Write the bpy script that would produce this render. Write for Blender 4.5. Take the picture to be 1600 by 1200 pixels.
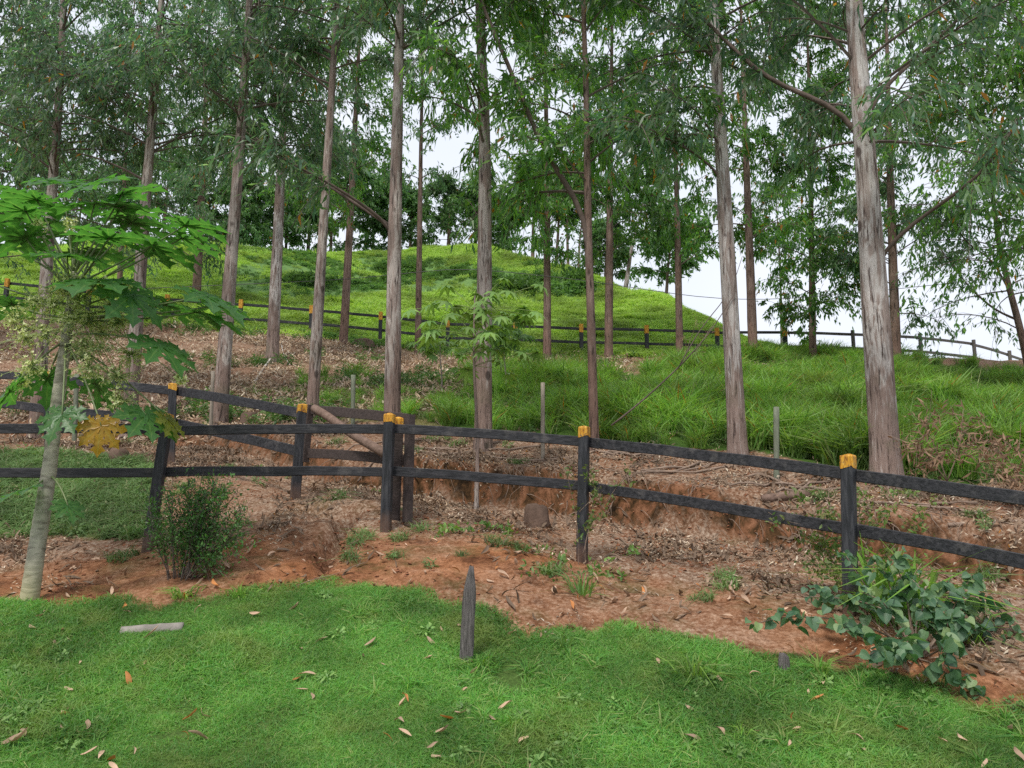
import bpy, math, random
import numpy as np
from mathutils import Vector, Matrix, Euler
R = math.radians
scene = bpy.context.scene
for _o in list(bpy.data.objects): bpy.data.objects.remove(_o)
# ------------------------------------------------------------------ camera
EYE, PITCH, FOC = 1.5, 9.0, 1230.0
cam_data = bpy.data.cameras.new('camera'); cam = bpy.data.objects.new('camera', cam_data)
scene.collection.objects.link(cam); scene.camera = cam
cam.location = (0, 0, EYE); cam.rotation_euler = (R(90+PITCH), 0, 0)
cam_data.sensor_width = 36; cam_data.lens = FOC/1600*36; cam_data.clip_end = 3000; cam_data.clip_start = .05
# ------------------------------------------------------------------ light
SUN_EL, SUN_AZ = 58.0, 205.0          # degrees, azimuth clockwise from +Y: behind the camera
world = bpy.data.worlds.new('World'); scene.world = world; world.use_nodes = True
def build_world():
    nt = world.node_tree; N = nt.nodes; N.clear(); L = nt.links.new
    out = N.new('ShaderNodeOutputWorld'); bg = N.new('ShaderNodeBackground')
    sky = N.new('ShaderNodeTexSky'); sky.sky_type = 'NISHITA'; sky.sun_disc = False
    sky.sun_elevation = R(SUN_EL); sky.sun_rotation = R(SUN_AZ); sky.dust_density = 4; sky.air_density = 1
    hs = N.new('ShaderNodeHueSaturation'); hs.inputs['Saturation'].default_value = .45
    L(sky.outputs[0], hs.inputs['Color'])
    tc = N.new('ShaderNodeTexCoord'); nz = N.new('ShaderNodeTexNoise')
    nz.inputs['Scale'].default_value = 2.2; nz.inputs['Detail'].default_value = 5; nz.inputs['Roughness'].default_value = .55
    L(tc.outputs['Generated'], nz.inputs['Vector'])
    rp = N.new('ShaderNodeValToRGB'); rp.color_ramp.elements[0].position = .3; rp.color_ramp.elements[1].position = .75
    rp.color_ramp.elements[0].color = (.47, .505, .575, 1); rp.color_ramp.elements[1].color = (.57, .59, .64, 1)
    L(nz.outputs['Fac'], rp.inputs[0])
    sc = N.new('ShaderNodeVectorMath'); sc.operation = 'SCALE'; sc.inputs['Scale'].default_value = 1/.10
    L(rp.outputs[0], sc.inputs[0])
    mx = N.new('ShaderNodeMixRGB'); mx.inputs[0].default_value = .85
    L(hs.outputs[0], mx.inputs[1]); L(sc.outputs[0], mx.inputs[2])
    L(mx.outputs[0], bg.inputs['Color']); bg.inputs['Strength'].default_value = .10
    L(bg.outputs[0], out.inputs['Surface'])
build_world()
sun_data = bpy.data.lights.new('sun', 'SUN'); sun = bpy.data.objects.new('sun', sun_data); scene.collection.objects.link(sun)
sun_data.energy = 1.5; sun_data.angle = R(10); sun_data.color = (1, .955, .88)
sun.rotation_euler = (R(90-SUN_EL), 0, R(180-SUN_AZ)); sun.location = (0, -5, 30)
scene.view_settings.view_transform = 'Standard'; scene.view_settings.look = 'None'
scene.view_settings.exposure = .95; scene.view_settings.gamma = 1; scene.view_settings.use_curve_mapping = False
scene.render.engine = 'CYCLES'
cy = scene.cycles
cy.max_bounces = 5; cy.diffuse_bounces = 3; cy.glossy_bounces = 2; cy.transmission_bounces = 4; cy.transparent_max_bounces = 4
cy.use_denoising = False; cy.sample_clamp_indirect = 4; cy.use_adaptive_sampling = True; cy.adaptive_threshold = .01
try: cy.denoiser = 'OPENIMAGEDENOISE'
except Exception: pass
scene.cycles.caustics_reflective = False; scene.cycles.caustics_refractive = False
# ------------------------------------------------------------------ maths helpers
CP, SP = math.cos(R(PITCH)), math.sin(R(PITCH))
def at(px, py, Y):
    """world point that lies Y metres ahead of the camera in the direction of a spot of the photograph"""
    u, v = (px-800)/FOC, (600-py)/FOC
    dx, dy, dz = u, CP-v*SP, SP+v*CP
    s = Y/dy
    return Vector((dx*s, Y, EYE+dz*s))
def proj(P):
    P = np.asarray(P, float); X, Yv, Z = P[..., 0], P[..., 1], P[..., 2]-EYE
    d = Yv*CP+Z*SP; v = -Yv*SP+Z*CP
    d = np.maximum(d, .05)
    return 800+FOC*X/d, 600-FOC*v/d
def _hash(i, j, k, seed):
    h = (i.astype(np.int64)*374761393+j.astype(np.int64)*668265263+k.astype(np.int64)*2147483647+seed*1274126177) & 0xffffffff
    h = ((h ^ (h >> 13))*1274126177) & 0xffffffff
    h = ((h ^ (h >> 16))*2246822519) & 0xffffffff
    return ((h ^ (h >> 15)) & 0xffffff)/float(0xffffff)
def vnoise(x, y, z=None, seed=0):
    x = np.asarray(x, float); y = np.asarray(y, float); z = np.zeros_like(x) if z is None else np.asarray(z, float)
    xi, yi, zi = np.floor(x), np.floor(y), np.floor(z)
    fx, fy, fz = x-xi, y-yi, z-zi
    fx, fy, fz = [f*f*(3-2*f) for f in (fx, fy, fz)]
    r = 0
    for a in (0, 1):
        for b in (0, 1):
            for c in (0, 1):
                w = (fx if a else 1-fx)*(fy if b else 1-fy)*(fz if c else 1-fz)
                r = r+w*_hash(xi+a, yi+b, zi+c, seed)
    return r*2-1
def fbm(x, y, z=None, oct=4, seed=0):
    s, a, f = 0, 1., 1.
    for o in range(oct):
        s = s+a*vnoise(np.asarray(x)*f, np.asarray(y)*f, None if z is None else np.asarray(z)*f, seed+o*17)
        a *= .5; f *= 2.03
    return s
def sstep(a, b, x):
    t = np.clip((x-a)/(b-a), 0, 1); return t*t*(3-2*t)
def in_poly(px, py, poly):
    inside = np.zeros(np.shape(px), bool); n = len(poly)
    for i in range(n):
        x0, y0 = poly[i]; x1, y1 = poly[(i+1) % n]
        c = ((y0 > py) != (y1 > py)) & (px < (x1-x0)*(py-y0)/((y1-y0) if y1 != y0 else 1e-9)+x0)
        inside ^= c
    return inside
# ------------------------------------------------------------------ mesh helpers
COL = scene.collection
class MB:
    def __init__(s): s.v = []; s.f = []; s.m = []
    def add(s, v, f, m=0):
        o = len(s.v); s.v += [tuple(p) for p in v]; s.f += [tuple(i+o for i in q) for q in f]; s.m += [m]*len(f)
    def tube(s, path, rad, n=6, cap=True, m=0, flat=None, twist=0):
        P = [Vector(p) for p in path]; k = len(P)
        rad = [rad]*k if np.isscalar(rad) else list(rad)
        up = Vector((0, 0, 1)); V = []; prev = None
        for i in range(k):
            t = (P[min(i+1, k-1)]-P[max(i-1, 0)])
            t = t.normalized() if t.length > 1e-9 else up
            if prev is None:
                a = t.orthogonal().normalized()
                if abs(t.z) < .9: a = (up-t*t.z).normalized()
            else:
                a = (prev-t*prev.dot(t)); a = a.normalized() if a.length > 1e-6 else t.orthogonal().normalized()
            prev = a; b = t.cross(a)
            for j in range(n):
                th = 2*math.pi*j/n+twist
                V.append(P[i]+(a*math.cos(th)+b*math.sin(th))*rad[i])
        F = [(i*n+j, i*n+(j+1) % n, (i+1)*n+(j+1) % n, (i+1)*n+j) for i in range(k-1) for j in range(n)]
        if cap: F += [tuple(reversed(range(n))), tuple(range((k-1)*n, k*n))]
        s.add(V, F, m)
    def build(s, name, mats, parent=None, smooth=True, bevel=0):
        me = bpy.data.meshes.new(name); me.from_pydata(s.v, [], s.f)
        for mm in (mats if isinstance(mats, (list, tuple)) else [mats]): me.materials.append(mm)
        if any(s.m): me.polygons.foreach_set('material_index', s.m)
        if smooth: me.polygons.foreach_set('use_smooth', [True]*len(s.f))
        me.update()
        return link(name, me, parent)
def link(name, data, parent=None):
    o = bpy.data.objects.new(name, data); COL.objects.link(o)
    if parent is not None:
        o.parent = parent
        if parent.type == 'EMPTY' or True:
            o.matrix_parent_inverse = Matrix.LocRotScale(*_wm(parent)).inverted()
    return o
def _wm(p):
    m = wmat(p); return m.decompose()
def wmat(o):
    m = Matrix.LocRotScale(o.location, o.rotation_euler, o.scale)
    return (wmat(o.parent) @ o.matrix_parent_inverse @ m) if o.parent else m
def np_mesh(name, V, F, mats, mat_idx=None, attrs=None, smooth=False, vattrs=None):
    """V (n,3), F (m,k): one mesh of m equal faces"""
    V = np.ascontiguousarray(V, dtype=np.float32); F = np.ascontiguousarray(F, dtype=np.int32); m, k = F.shape
    me = bpy.data.meshes.new(name)
    me.vertices.add(len(V)); me.vertices.foreach_set('co', V.ravel())
    me.loops.add(m*k); me.loops.foreach_set('vertex_index', F.ravel())
    me.polygons.add(m); me.polygons.foreach_set('loop_start', np.arange(0, m*k, k, dtype=np.int32))
    try: me.polygons.foreach_set('loop_total', np.full(m, k, dtype=np.int32))
    except Exception: pass
    for mm in (mats if isinstance(mats, (list, tuple)) else [mats]): me.materials.append(mm)
    if mat_idx is not None: me.polygons.foreach_set('material_index', np.asarray(mat_idx, np.int32))
    me.polygons.foreach_set('use_smooth', np.full(m, bool(smooth)))
    for nm, arr in (vattrs or {}).items():
        a = me.attributes.new(nm, 'FLOAT', 'POINT'); a.data.foreach_set('value', np.asarray(arr, np.float32))
    me.update(calc_edges=True); me.validate()
    return me
def thing(name, label, cat, loc=(0, 0, 0), group=None, rot=(0, 0, 0)):
    o = bpy.data.objects.new(name, None); COL.objects.link(o); o.location = loc; o.rotation_euler = rot
    o.empty_display_size = .1
    o['label'] = label; o['category'] = cat
    if group: o['group'] = group
    return o
def tag(o, label=None, cat=None, group=None, kind=None):
    if label: o['label'] = label
    if cat: o['category'] = cat
    if group: o['group'] = group
    if kind: o['kind'] = kind
    return o
# ------------------------------------------------------------------ material helpers
class NT:
    def __init__(s, name):
        s.mat = bpy.data.materials.new(name); s.mat.use_nodes = True; s.t = s.mat.node_tree; s.t.nodes.clear()
        s.out = s.n('ShaderNodeOutputMaterial')
    def n(s, kind, **kw):
        q = s.t.nodes.new(kind)
        for k, v in kw.items(): setattr(q, k, v)
        return q
    def L(s, a, b): s.t.links.new(a, b)
    def setin(s, node, key, v):
        i = node.inputs[key]
        if hasattr(v, 'is_linked') or isinstance(v, bpy.types.NodeSocket): s.L(v, i)
        else: i.default_value = v
    def coord(s, kind='Object', scale=(1, 1, 1)):
        if kind == 'World': src = s.n('ShaderNodeNewGeometry').outputs['Position']
        else: src = s.n('ShaderNodeTexCoord').outputs[kind]
        m = s.n('ShaderNodeMapping'); s.L(src, m.inputs['Vector']); m.inputs['Scale'].default_value = scale
        return m.outputs[0]
    def noise(s, vec, scale, detail=4, rough=.55, dist=0):
        q = s.n('ShaderNodeTexNoise'); s.L(vec, q.inputs['Vector'])
        q.inputs['Scale'].default_value = scale; q.inputs['Detail'].default_value = detail
        q.inputs['Roughness'].default_value = rough; q.inputs['Distortion'].default_value = dist
        return q.outputs['Fac']
    def ramp(s, fac, stops):
        q = s.n('ShaderNodeValToRGB'); s.L(fac, q.inputs[0]); e = q.color_ramp.elements
        while len(e) < len(stops): e.new(.5)
        for i, (p, c) in enumerate(stops):
            e[i].position = p; c = (c, c, c) if np.isscalar(c) else c
            e[i].color = (*c, 1)
        return q.outputs[0]
    def mix(s, fac, a, b, mode='MIX'):
        q = s.n('ShaderNodeMixRGB', blend_type=mode)
        for k, v in ((0, fac), (1, a), (2, b)):
            if isinstance(v, bpy.types.NodeSocket): s.L(v, q.inputs[k])
            elif k == 0: q.inputs[0].default_value = v
            else: q.inputs[k].default_value = (*v, 1)
        return q.outputs[0]
    def math(s, op, a, b=0, clamp=False):
        q = s.n('ShaderNodeMath', operation=op, use_clamp=clamp)
        for k, v in ((0, a), (1, b)):
            if isinstance(v, bpy.types.NodeSocket): s.L(v, q.inputs[k])
            else: q.inputs[k].default_value = v
        return q.outputs[0]
    def attr(s, name): return s.n('ShaderNodeAttribute', attribute_name=name).outputs['Fac']
    def island(s): return s.n('ShaderNodeNewGeometry').outputs['Random Per Island']
    def objrand(s): return s.n('ShaderNodeObjectInfo').outputs['Random']
    def bump(s, h, strength=.5, dist=.02):
        b = s.n('ShaderNodeBump'); s.L(h, b.inputs['Height']); b.inputs['Strength'].default_value = strength
        b.inputs['Distance'].default_value = dist; return b.outputs[0]
    def bsdf(s, color, rough=.7, spec=.3, normal=None, translucent=0, tcolor=None):
        p = s.n('ShaderNodeBsdfPrincipled')
        if isinstance(color, bpy.types.NodeSocket): s.L(color, p.inputs['Base Color'])
        else: p.inputs['Base Color'].default_value = (*color, 1)
        if isinstance(rough, bpy.types.NodeSocket): s.L(rough, p.inputs['Roughness'])
        else: p.inputs['Roughness'].default_value = rough
        p.inputs['Specular IOR Level'].default_value = spec
        if normal is not None: s.L(normal, p.inputs['Normal'])
        sh = p.outputs[0]
        if translucent:
            tr = s.n('ShaderNodeBsdfTranslucent')
            tc = tcolor if tcolor is not None else color
            if isinstance(tc, bpy.types.NodeSocket): s.L(tc, tr.inputs['Color'])
            else: tr.inputs['Color'].default_value = (*tc, 1)
            mx = s.n('ShaderNodeMixShader'); mx.inputs[0].default_value = translucent
            s.L(sh, mx.inputs[1]); s.L(tr.outputs[0], mx.inputs[2]); sh = mx.outputs[0]
        s.L(sh, s.out.inputs['Surface'])
        return s.mat
# ------------------------------------------------------------------ terrain shape
def line_of(pts):                       # photograph marks (px, py, Y) -> polyline X, Y, Z in metres
    P = [at(*p) for p in pts]; return np.array([[p.x, p.y, p.z] for p in P])
LAWN_PTS = [(-500, 930, 7.4), (0, 942, 7.2), (200, 938, 7.2), (400, 926, 7.3), (560, 922, 7.3), (680, 938, 7.1), (770, 972, 6.8), (900, 998, 6.5), (1100, 1012, 6.3), (1250, 1032, 6.1), (1420, 1085, 5.7), (1600, 1130, 5.4), (1900, 1160, 5.1)]
BANK_PTS = [(-700, 660, 19), (-200, 680, 17.5), (0, 690, 16.6), (150, 695, 16), (300, 703, 14.9), (480, 745, 12.6), (560, 765, 11.7), (640, 777, 11.2), (800, 797, 10.9), (1000, 826, 10.2), (1300, 868, 9.0), (1600, 912, 8.0), (2000, 960, 7.0)]
FENCE_PTS = [(-130, 895, 8.6), (232, 868, 8.8), (603, 827, 8.9), (908, 872, 8.55), (1324, 962, 6.8), (1900, 1060, 5.1)]
UPPER_PTS = [(-260, 500, 33), (12, 486, 31), (140, 497, 30.5), (262, 503, 30.5), (377, 508, 31), (487, 522, 31.5), (595, 534, 32), (700, 546, 32), (805, 549, 32), (908, 550, 32), (1010, 551, 32), (1120, 553, 32), (1226, 558, 31.5), (1332, 557, 31.5), (1437, 566, 32), (1521, 579, 33), (1577, 588, 34.5), (1640, 602, 36)]
SIDE_PTS = [(-40, 690, 14.0), (64, 703, 13.1), (258, 727, 12.5), (460, 783, 10.4), (617, 808, 9.25)]
LAWN, BANK, FENCE, UPPER, SIDE = [line_of(p) for p in (LAWN_PTS, BANK_PTS, FENCE_PTS, UPPER_PTS, SIDE_PTS)]
def y_on(line, X): return np.interp(X, line[:, 0], line[:, 1])
def bank_h(X): return np.interp(X, [-12, -6, -4, -1.5, 2, 5], [.35, .38, .42, .56, .55, .5])
CTRL = [(-300, 1200, 4.9), (0, 1200, 4.9), (400, 1200, 4.9), (800, 1200, 4.9), (1200, 1200, 4.9), (1600, 1200, 4.85), (1900, 1200, 4.8)]
CTRL += LAWN_PTS+BANK_PTS+FENCE_PTS+UPPER_PTS+SIDE_PTS
CTRL += [(100, 1060, 5.95), (500, 1052, 6.0), (900, 1085, 5.75), (1200, 1105, 5.55)]
HILLSIDE = [(60, 652, 16.9), (203, 655, 16.4), (345, 662, 15.5), (488, 660, 14.3), (613, 700, 12.3), (755, 708, 12.3), (928, 700, 11.8), (1153, 716, 11.2), (1386, 748, 10.2), (1600, 795, 9.1), (1900, 840, 8.2),
            (200, 590, 20), (500, 605, 19), (800, 610, 19), (1100, 620, 18), (1400, 650, 16), (1700, 690, 14),
            (-100, 560, 25), (200, 545, 25), (500, 562, 25), (800, 570, 26), (1100, 576, 26), (1400, 600, 24), (1700, 640, 22)]
PASTURE = [(-200, 430, 42), (0, 440, 39), (150, 450, 38), (300, 470, 37), (-200, 400, 52), (0, 402, 51), (200, 392, 51), (320, 392, 52),
           (500, 470, 40), (500, 408, 60), (700, 480, 40), (640, 430, 52), (780, 405, 62), (900, 436, 53), (900, 500, 38), (900, 470, 44), (960, 452, 49), (1000, 467, 46), (1000, 490, 40), (1020, 520, 36), (1060, 485, 42), (1100, 499, 40), (1090, 525, 35.5), (1130, 511, 38), (1160, 527, 36), (1200, 545, 35)]
CREST = [(-200, 400, 52), (0, 402, 51), (200, 392, 51), (320, 392, 52), (500, 408, 60), (640, 402, 62), (780, 405, 62), (900, 436, 53), (1000, 467, 46), (1060, 485, 42), (1100, 499, 40), (1160, 527, 36), (1226, 560, 33), (1332, 562, 33), (1437, 570, 33), (1521, 583, 34.5)]
W_EXTRA = [(0, 0, 0), (-5, 0, 0), (5, 0, 0), (0, 2.6, -.05), (-3, 2.6, -.05), (3, 2.6, -.05), (-9, 4, .3), (9, 3, -.2),
           (25, 38, 3), (12, 45, 5), (25, 60, 0), (16, 60, 3), (11, 60, 6), (17, 50, 3), (30, 45, 1.5), (22, 44, 2.6), (24, 50, 1.5), (30, 25, 2.5), (22, 18, 2.2), (14, 10, 1.2),
           (-45, 75, 14), (-45, 50, 17), (-40, 30, 9), (-25, 18, 5), (-16, 10, 2), (30, 90, -4), (-10, 100, 12), (-45, 110, 10), (30, 110, -6)]
def _ctrl():
    P = [at(*c) for c in CTRL]; A = [(p.x, p.y, p.z) for p in P]
    for c in HILLSIDE+PASTURE:
        p = at(*c); A.append((p.x, p.y, p.z-float(bank_h(p.x))))
    # the points of the upper fence stand above the cut bank as well
    n0 = len(CTRL)-4-len(SIDE_PTS)-len(UPPER_PTS); out = []
    for i, a in enumerate(A):
        if n0 <= i < n0+len(UPPER_PTS): a = (a[0], a[1], a[2]-float(bank_h(a[0])))
        out.append(a)
    for c in CREST:
        p = at(*c)
        for dy, dz in ((5, -1.5), (12, -4.5)): out.append((p.x*(1+dy/p.y), p.y+dy, p.z+dz-float(bank_h(p.x))))
    for x, y, z in W_EXTRA: out.append((x, y, z-(float(bank_h(x)) if y > 12 else 0)))
    return np.array(out)
_C = _ctrl(); _S = 10.
def _phi(r): return r*r*np.log(np.maximum(r, 1e-9))
def _fit():
    n = len(_C); xy = _C[:, :2]/_S
    K = _phi(np.linalg.norm(xy[:, None]-xy[None], axis=2))+np.eye(n)*6e-4
    Pm = np.c_[np.ones(n), xy]; A = np.zeros((n+3, n+3)); A[:n, :n] = K; A[:n, n:] = Pm; A[n:, :n] = Pm.T
    return np.linalg.solve(A, np.r_[_C[:, 2], 0, 0, 0])
_Wt = _fit()
_g = lambda px, py, Y: tuple(at(px, py, Y)[:2])
GULLY = [(_g(545, 815, 9.5), _g(497, 905, 7.75), .34, .11), (_g(470, 800, 9.9), _g(545, 815, 9.5), .20, .14), (_g(1030, 850, 9.4), _g(960, 930, 7.6), .06, .16)]
def terrain(X, Y):
    X = np.asarray(X, float); Y = np.asarray(Y, float); sh = X.shape; x = X.ravel(); y = Y.ravel(); z = np.empty(x.shape)
    cx, cyy = np.clip(x, -48, 34), np.clip(y, -1, 112)
    for a in range(0, len(x), 20000):
        q = np.c_[cx[a:a+20000], cyy[a:a+20000]]/_S
        d = np.sqrt(((q[:, None]-_C[None, :, :2]/_S)**2).sum(2))
        z[a:a+20000] = _phi(d) @ _Wt[:-3]+_Wt[-3]+q @ _Wt[-2:]
    far = np.maximum(np.maximum(np.abs(x-cx), np.abs(y-cyy)), 0)
    z = z-np.minimum(far*.12, 30)
    wob = .22*fbm(x*.9, y*.9, oct=3, seed=5)
    yb = y_on(BANK, x)
    rough = .10*fbm(x*4, y*4, oct=3, seed=9)
    z = z+bank_h(x)*sstep(.0, .34+.42*np.clip(fbm(x*.9, x*0, oct=2, seed=15)+.15, 0, 1), y-yb-wob*.5-rough)
    # lips, gullies and clods
    dl = y-y_on(LAWN, x)
    soil = sstep(-.1, .35, dl)*(1-sstep(-.1, .2, y-yb))
    z = z+soil*(.055*fbm(x*1.3, y*1.3, oct=4, seed=21)+.03*np.abs(fbm(x*4.1, y*4.1, oct=3, seed=3)))
    for (ax, ay), (bx, by), dp, wd in GULLY:                       # washed-out runnels in the red soil
        ux, uy = bx-ax, by-ay; t = np.clip(((x-ax)*ux+(y-ay)*uy)/(ux*ux+uy*uy), 0, 1); dd = np.hypot(x-ax-t*ux+.05*fbm(x*4, y*4, oct=2, seed=6), y-ay-t*uy)
        z = z-dp*np.exp(-(dd/wd)**4)*(1-.5*t)
    hill = sstep(.3, .9, y-yb)*(1-sstep(60, 110, y))
    z = z+hill*(.09*fbm(x*.8, y*.8, oct=4, seed=31))
    past = sstep(0, 4, y-y_on(UPPER, x))*(1-sstep(60, 110, y))
    z = z+past*(.16*fbm(x*.35, y*.8, oct=3, seed=41))
    lawn = 1-sstep(-.2, .1, dl)
    z = z+lawn*(.012*fbm(x*1.3, y*1.3, oct=3, seed=11))
    return z.reshape(sh)
def gz(x, y): return float(terrain(np.array([x]), np.array([y]))[0])
def on_ground(px, py, y0=4.0, y1=70.0, step=.04):
    """where the sight line through a spot of the photograph meets the terrain"""
    n = int((y1-y0)/step); Y = np.linspace(y0, y1, n)
    a = at(px, py, 1.0); X = a.x*Y; Z = EYE+(a.z-EYE)*Y
    hit = np.nonzero(terrain(X, Y) >= Z)[0]
    i = hit[0] if len(hit) else n-1
    return Vector((X[i], Y[i], gz(X[i], Y[i])))
def normals(x, y, e=.06):
    dx = (terrain(x+e, y)-terrain(x-e, y))/(2*e); dy = (terrain(x, y+e)-terrain(x, y-e))/(2*e)
    n = np.stack([-dx, -dy, np.ones_like(dx)], 1); return n/np.linalg.norm(n, axis=1)[:, None]
# ------------------------------------------------------------------ where things grow (outlines marked on the photograph, read on the terrain)
TALL = [(770, 590), (850, 585), (1000, 592), (1070, 566), (1180, 548), (1330, 552), (1437, 566), (1530, 580), (1750, 610), (2100, 800), (1750, 790), (1600, 765), (1420, 740), (1153, 708), (930, 688), (755, 676), (700, 668), (690, 640), (730, 600)]
LOW = [(330, 640), (400, 610), (470, 590), (560, 592), (740, 598), (750, 660), (640, 668), (500, 655), (420, 640)]
VERGE = [(-300, 705), (120, 712), (240, 735), (225, 800), (225, 838), (60, 840), (-300, 850)]
UNDER = [(330, 430), (420, 400), (520, 405), (700, 405), (850, 425), (960, 452), (900, 475), (760, 470), (620, 455), (500, 470), (420, 470), (350, 450)]
def masks(X, Y, Z):
    px, py = proj(np.stack([X, Y, Z], -1)); sh = X.shape
    dl = Y-y_on(LAWN, X); yb = y_on(BANK, X); yu = y_on(UPPER, X)
    w = .3*fbm(X*1.7, Y*1.7, oct=3, seed=77)
    lawn = 1-sstep(-.12, .12, dl+w*.6)
    jx, jy = 14*fbm(X*.9, Y*.9, oct=2, seed=52), 8*fbm(X*.9, Y*.9, oct=2, seed=53)
    tall = in_poly(px+jx, py+jy, TALL) & (Y > yb+.25); low = in_poly(px+jx, py+jy, LOW) & (Y > yb+.25)
    verge = in_poly(px+jx, py+jy, VERGE) & (Y < yb)
    past = sstep(-1.6, -.2, Y-yu+w*2)
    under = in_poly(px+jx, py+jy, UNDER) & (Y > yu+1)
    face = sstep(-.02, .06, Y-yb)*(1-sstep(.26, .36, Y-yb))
    return dict(lawn=lawn, tall=tall.astype(float), low=low.astype(float), verge=verge.astype(float), past=past, under=under.astype(float), face=face)
# ------------------------------------------------------------------ materials
def m_leaf(name, cols, trans=.35, tcol=(1.5, 1.6, .55), rough=.42, spec=.35, orange=0.0, scale=.35, patch=None):
    k = NT(name); isl = k.island()
    base = k.ramp(isl, [(i/max(1, len(cols)-1), c) for i, c in enumerate(cols)])
    nz = k.noise(k.coord('World'), scale, 3, .5)
    v = k.ramp(nz, [(.36, .66), (.64, 1.36)])
    c = k.mix(1.0, base, v, 'MULTIPLY')
    if patch:
        c = k.mix(k.ramp(k.noise(k.coord('World'), patch[0], 5, .65, .4), [(patch[1], 0), (patch[1]+.14, patch[2])]), c, patch[3])
    if orange:
        f = k.math('FRACT', k.math('MULTIPLY', isl, 173.3)); g = k.math('LESS_THAN', f, orange)
        c = k.mix(g, c, (.36, .15, .02))
    tc = k.mix(1.0, c, tcol, 'MULTIPLY')
    return k.bsdf(c, rough, spec, None, trans, tc)
def m_plain(name, col, rough=.7, spec=.3, var=.3, scale=8, bump=0, bscale=40, stretch=(1, 1, 1)):
    k = NT(name); co = k.coord('Object', stretch); n = k.noise(co, scale, 5, .6)
    c = k.mix(1.0, col, k.ramp(n, [(.25, 1-var), (.75, 1+var)]), 'MULTIPLY')
    nm = k.bump(k.noise(co, bscale, 4, .6), bump, .01) if bump else None
    return k.bsdf(c, rough, spec, nm)
def m_bark(name, pale, mid, dark, low):
    """stringy bark: pale skin with peeling strips, rougher brown stocking at the foot (attribute 'foot' 1 at the base)"""
    k = NT(name); w = k.coord('World', (1, 1, .16)); w2 = k.coord('World', (1, 1, .10)); w3 = k.coord('World')
    a = k.noise(w, 8, 6, .62, .7); b = k.noise(w2, 24, 6, .72, .5); d = k.noise(w3, .9, 4, .6); e = k.noise(k.coord('World', (1, 1, .2)), 4.2, 5, .6, .5)
    c = k.ramp(a, [(.40, mid), (.47, pale), (.54, pale), (.60, mid)])
    c = k.mix(k.ramp(e, [(.50, 0), (.56, .85)]), c, mid)
    f = k.attr('foot'); patch = k.math('ADD', f, k.math('MULTIPLY', k.math('SUBTRACT', e, .5), 2.4))
    c = k.mix(k.ramp(patch, [(.20, 0), (.36, 1)]), c, low)
    c = k.mix(k.ramp(b, [(.38, 1), (.47, 0)]), c, dark)
    c = k.mix(k.ramp(b, [(.56, 0), (.64, .5)]), c, pale)
    c = k.mix(1.0, c, k.ramp(d, [(.35, .72), (.65, 1.22)]), 'MULTIPLY')
    vo = k.n('ShaderNodeTexVoronoi'); k.L(k.coord('World', (1, 1, .6)), vo.inputs['Vector']); vo.inputs['Scale'].default_value = 2.4
    c = k.mix(k.ramp(vo.outputs['Distance'], [(.09, .9), (.14, 0)]), c, dark)
    moss = k.math('MULTIPLY', k.ramp(k.noise(w3, 2.3, 4), [(.5, 0), (.65, .45)]), f)
    c = k.mix(moss, c, (.09, .10, .05))
    h = k.math('ADD', k.math('MULTIPLY', b, .7), a)
    return k.bsdf(c, .85, .2, k.bump(h, 1., .035))
M = {}
M['bark'] = m_bark('eucalyptus_bark', (.37, .32, .285), (.225, .165, .14), (.062, .045, .038), (.215, .15, .124))
M['bark_pale'] = m_bark('pale_eucalyptus_bark', (.44, .405, .38), (.255, .198, .172), (.072, .05, .043), (.22, .16, .136))
M['bark_far'] = m_bark('far_eucalyptus_bark', (.22, .155, .128), (.16, .104, .082), (.048, .033, .026), (.205, .128, .10))
M['twig'] = m_plain('twig_bark', (.13, .10, .085), .85, .2, .4, 6)
M['limb'] = m_plain('limb_bark', (.115, .085, .070), .85, .2, .45, 5, .5, 30)
M['euca'] = m_leaf('eucalyptus_leaf', [(.065, .150, .098), (.100, .200, .118), (.16, .250, .110), (.082, .175, .105), (.20, .270, .165), (.048, .115, .068)], .58, (1.3, 1.5, .8), .33, .55, .012)
M['euca_green'] = m_leaf('green_eucalyptus_leaf', [(.072, .165, .050), (.110, .240, .052), (.175, .300, .062), (.095, .210, .070), (.055, .130, .045)], .58, (1.3, 1.5, .6), .36, .5, .02)
M['euca_far'] = m_leaf('far_tree_leaf', [(.075, .160, .070), (.11, .21, .078), (.145, .25, .085)], .5, (1.3, 1.5, .7), .45, .4, .004)
M['dead_leaf'] = m_leaf('dead_leaf', [(.50, .32, .20), (.40, .24, .15), (.58, .42, .30), (.30, .16, .10), (.48, .34, .26)], .15, (1.1, .9, .7), .7, .2, .05, 3)
M['dead_orange'] = m_leaf('orange_dead_leaf', [(.58, .26, .06), (.50, .20, .07), (.62, .32, .10)], .2, (1.2, .9, .5), .6, .3)
M['litter'] = m_leaf('leaf_litter', [(.58, .48, .355), (.30, .195, .12), (.68, .60, .48), (.15, .095, .062), (.49, .375, .255), (.38, .275, .185)], .12, (1.1, .9, .7), .8, .15, .03, 1.5)
M['stick'] = m_plain('dry_stick', (.235, .17, .13), .85, .2, .4, 5, .4, 40)
M['pale_stick'] = m_plain('pale_dead_wood', (.55, .50, .45), .8, .2, .25, 5, .4, 40)
M['grass'] = m_leaf('lawn_blade', [(.100, .275, .042), (.128, .315, .048), (.078, .245, .062), (.180, .33, .052), (.14, .295, .08), (.32, .34, .13)], .38, (1.3, 1.35, .6), .5, .3, 0, 1.1, (1.5, .52, .5, (.25, .30, .08)))
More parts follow.
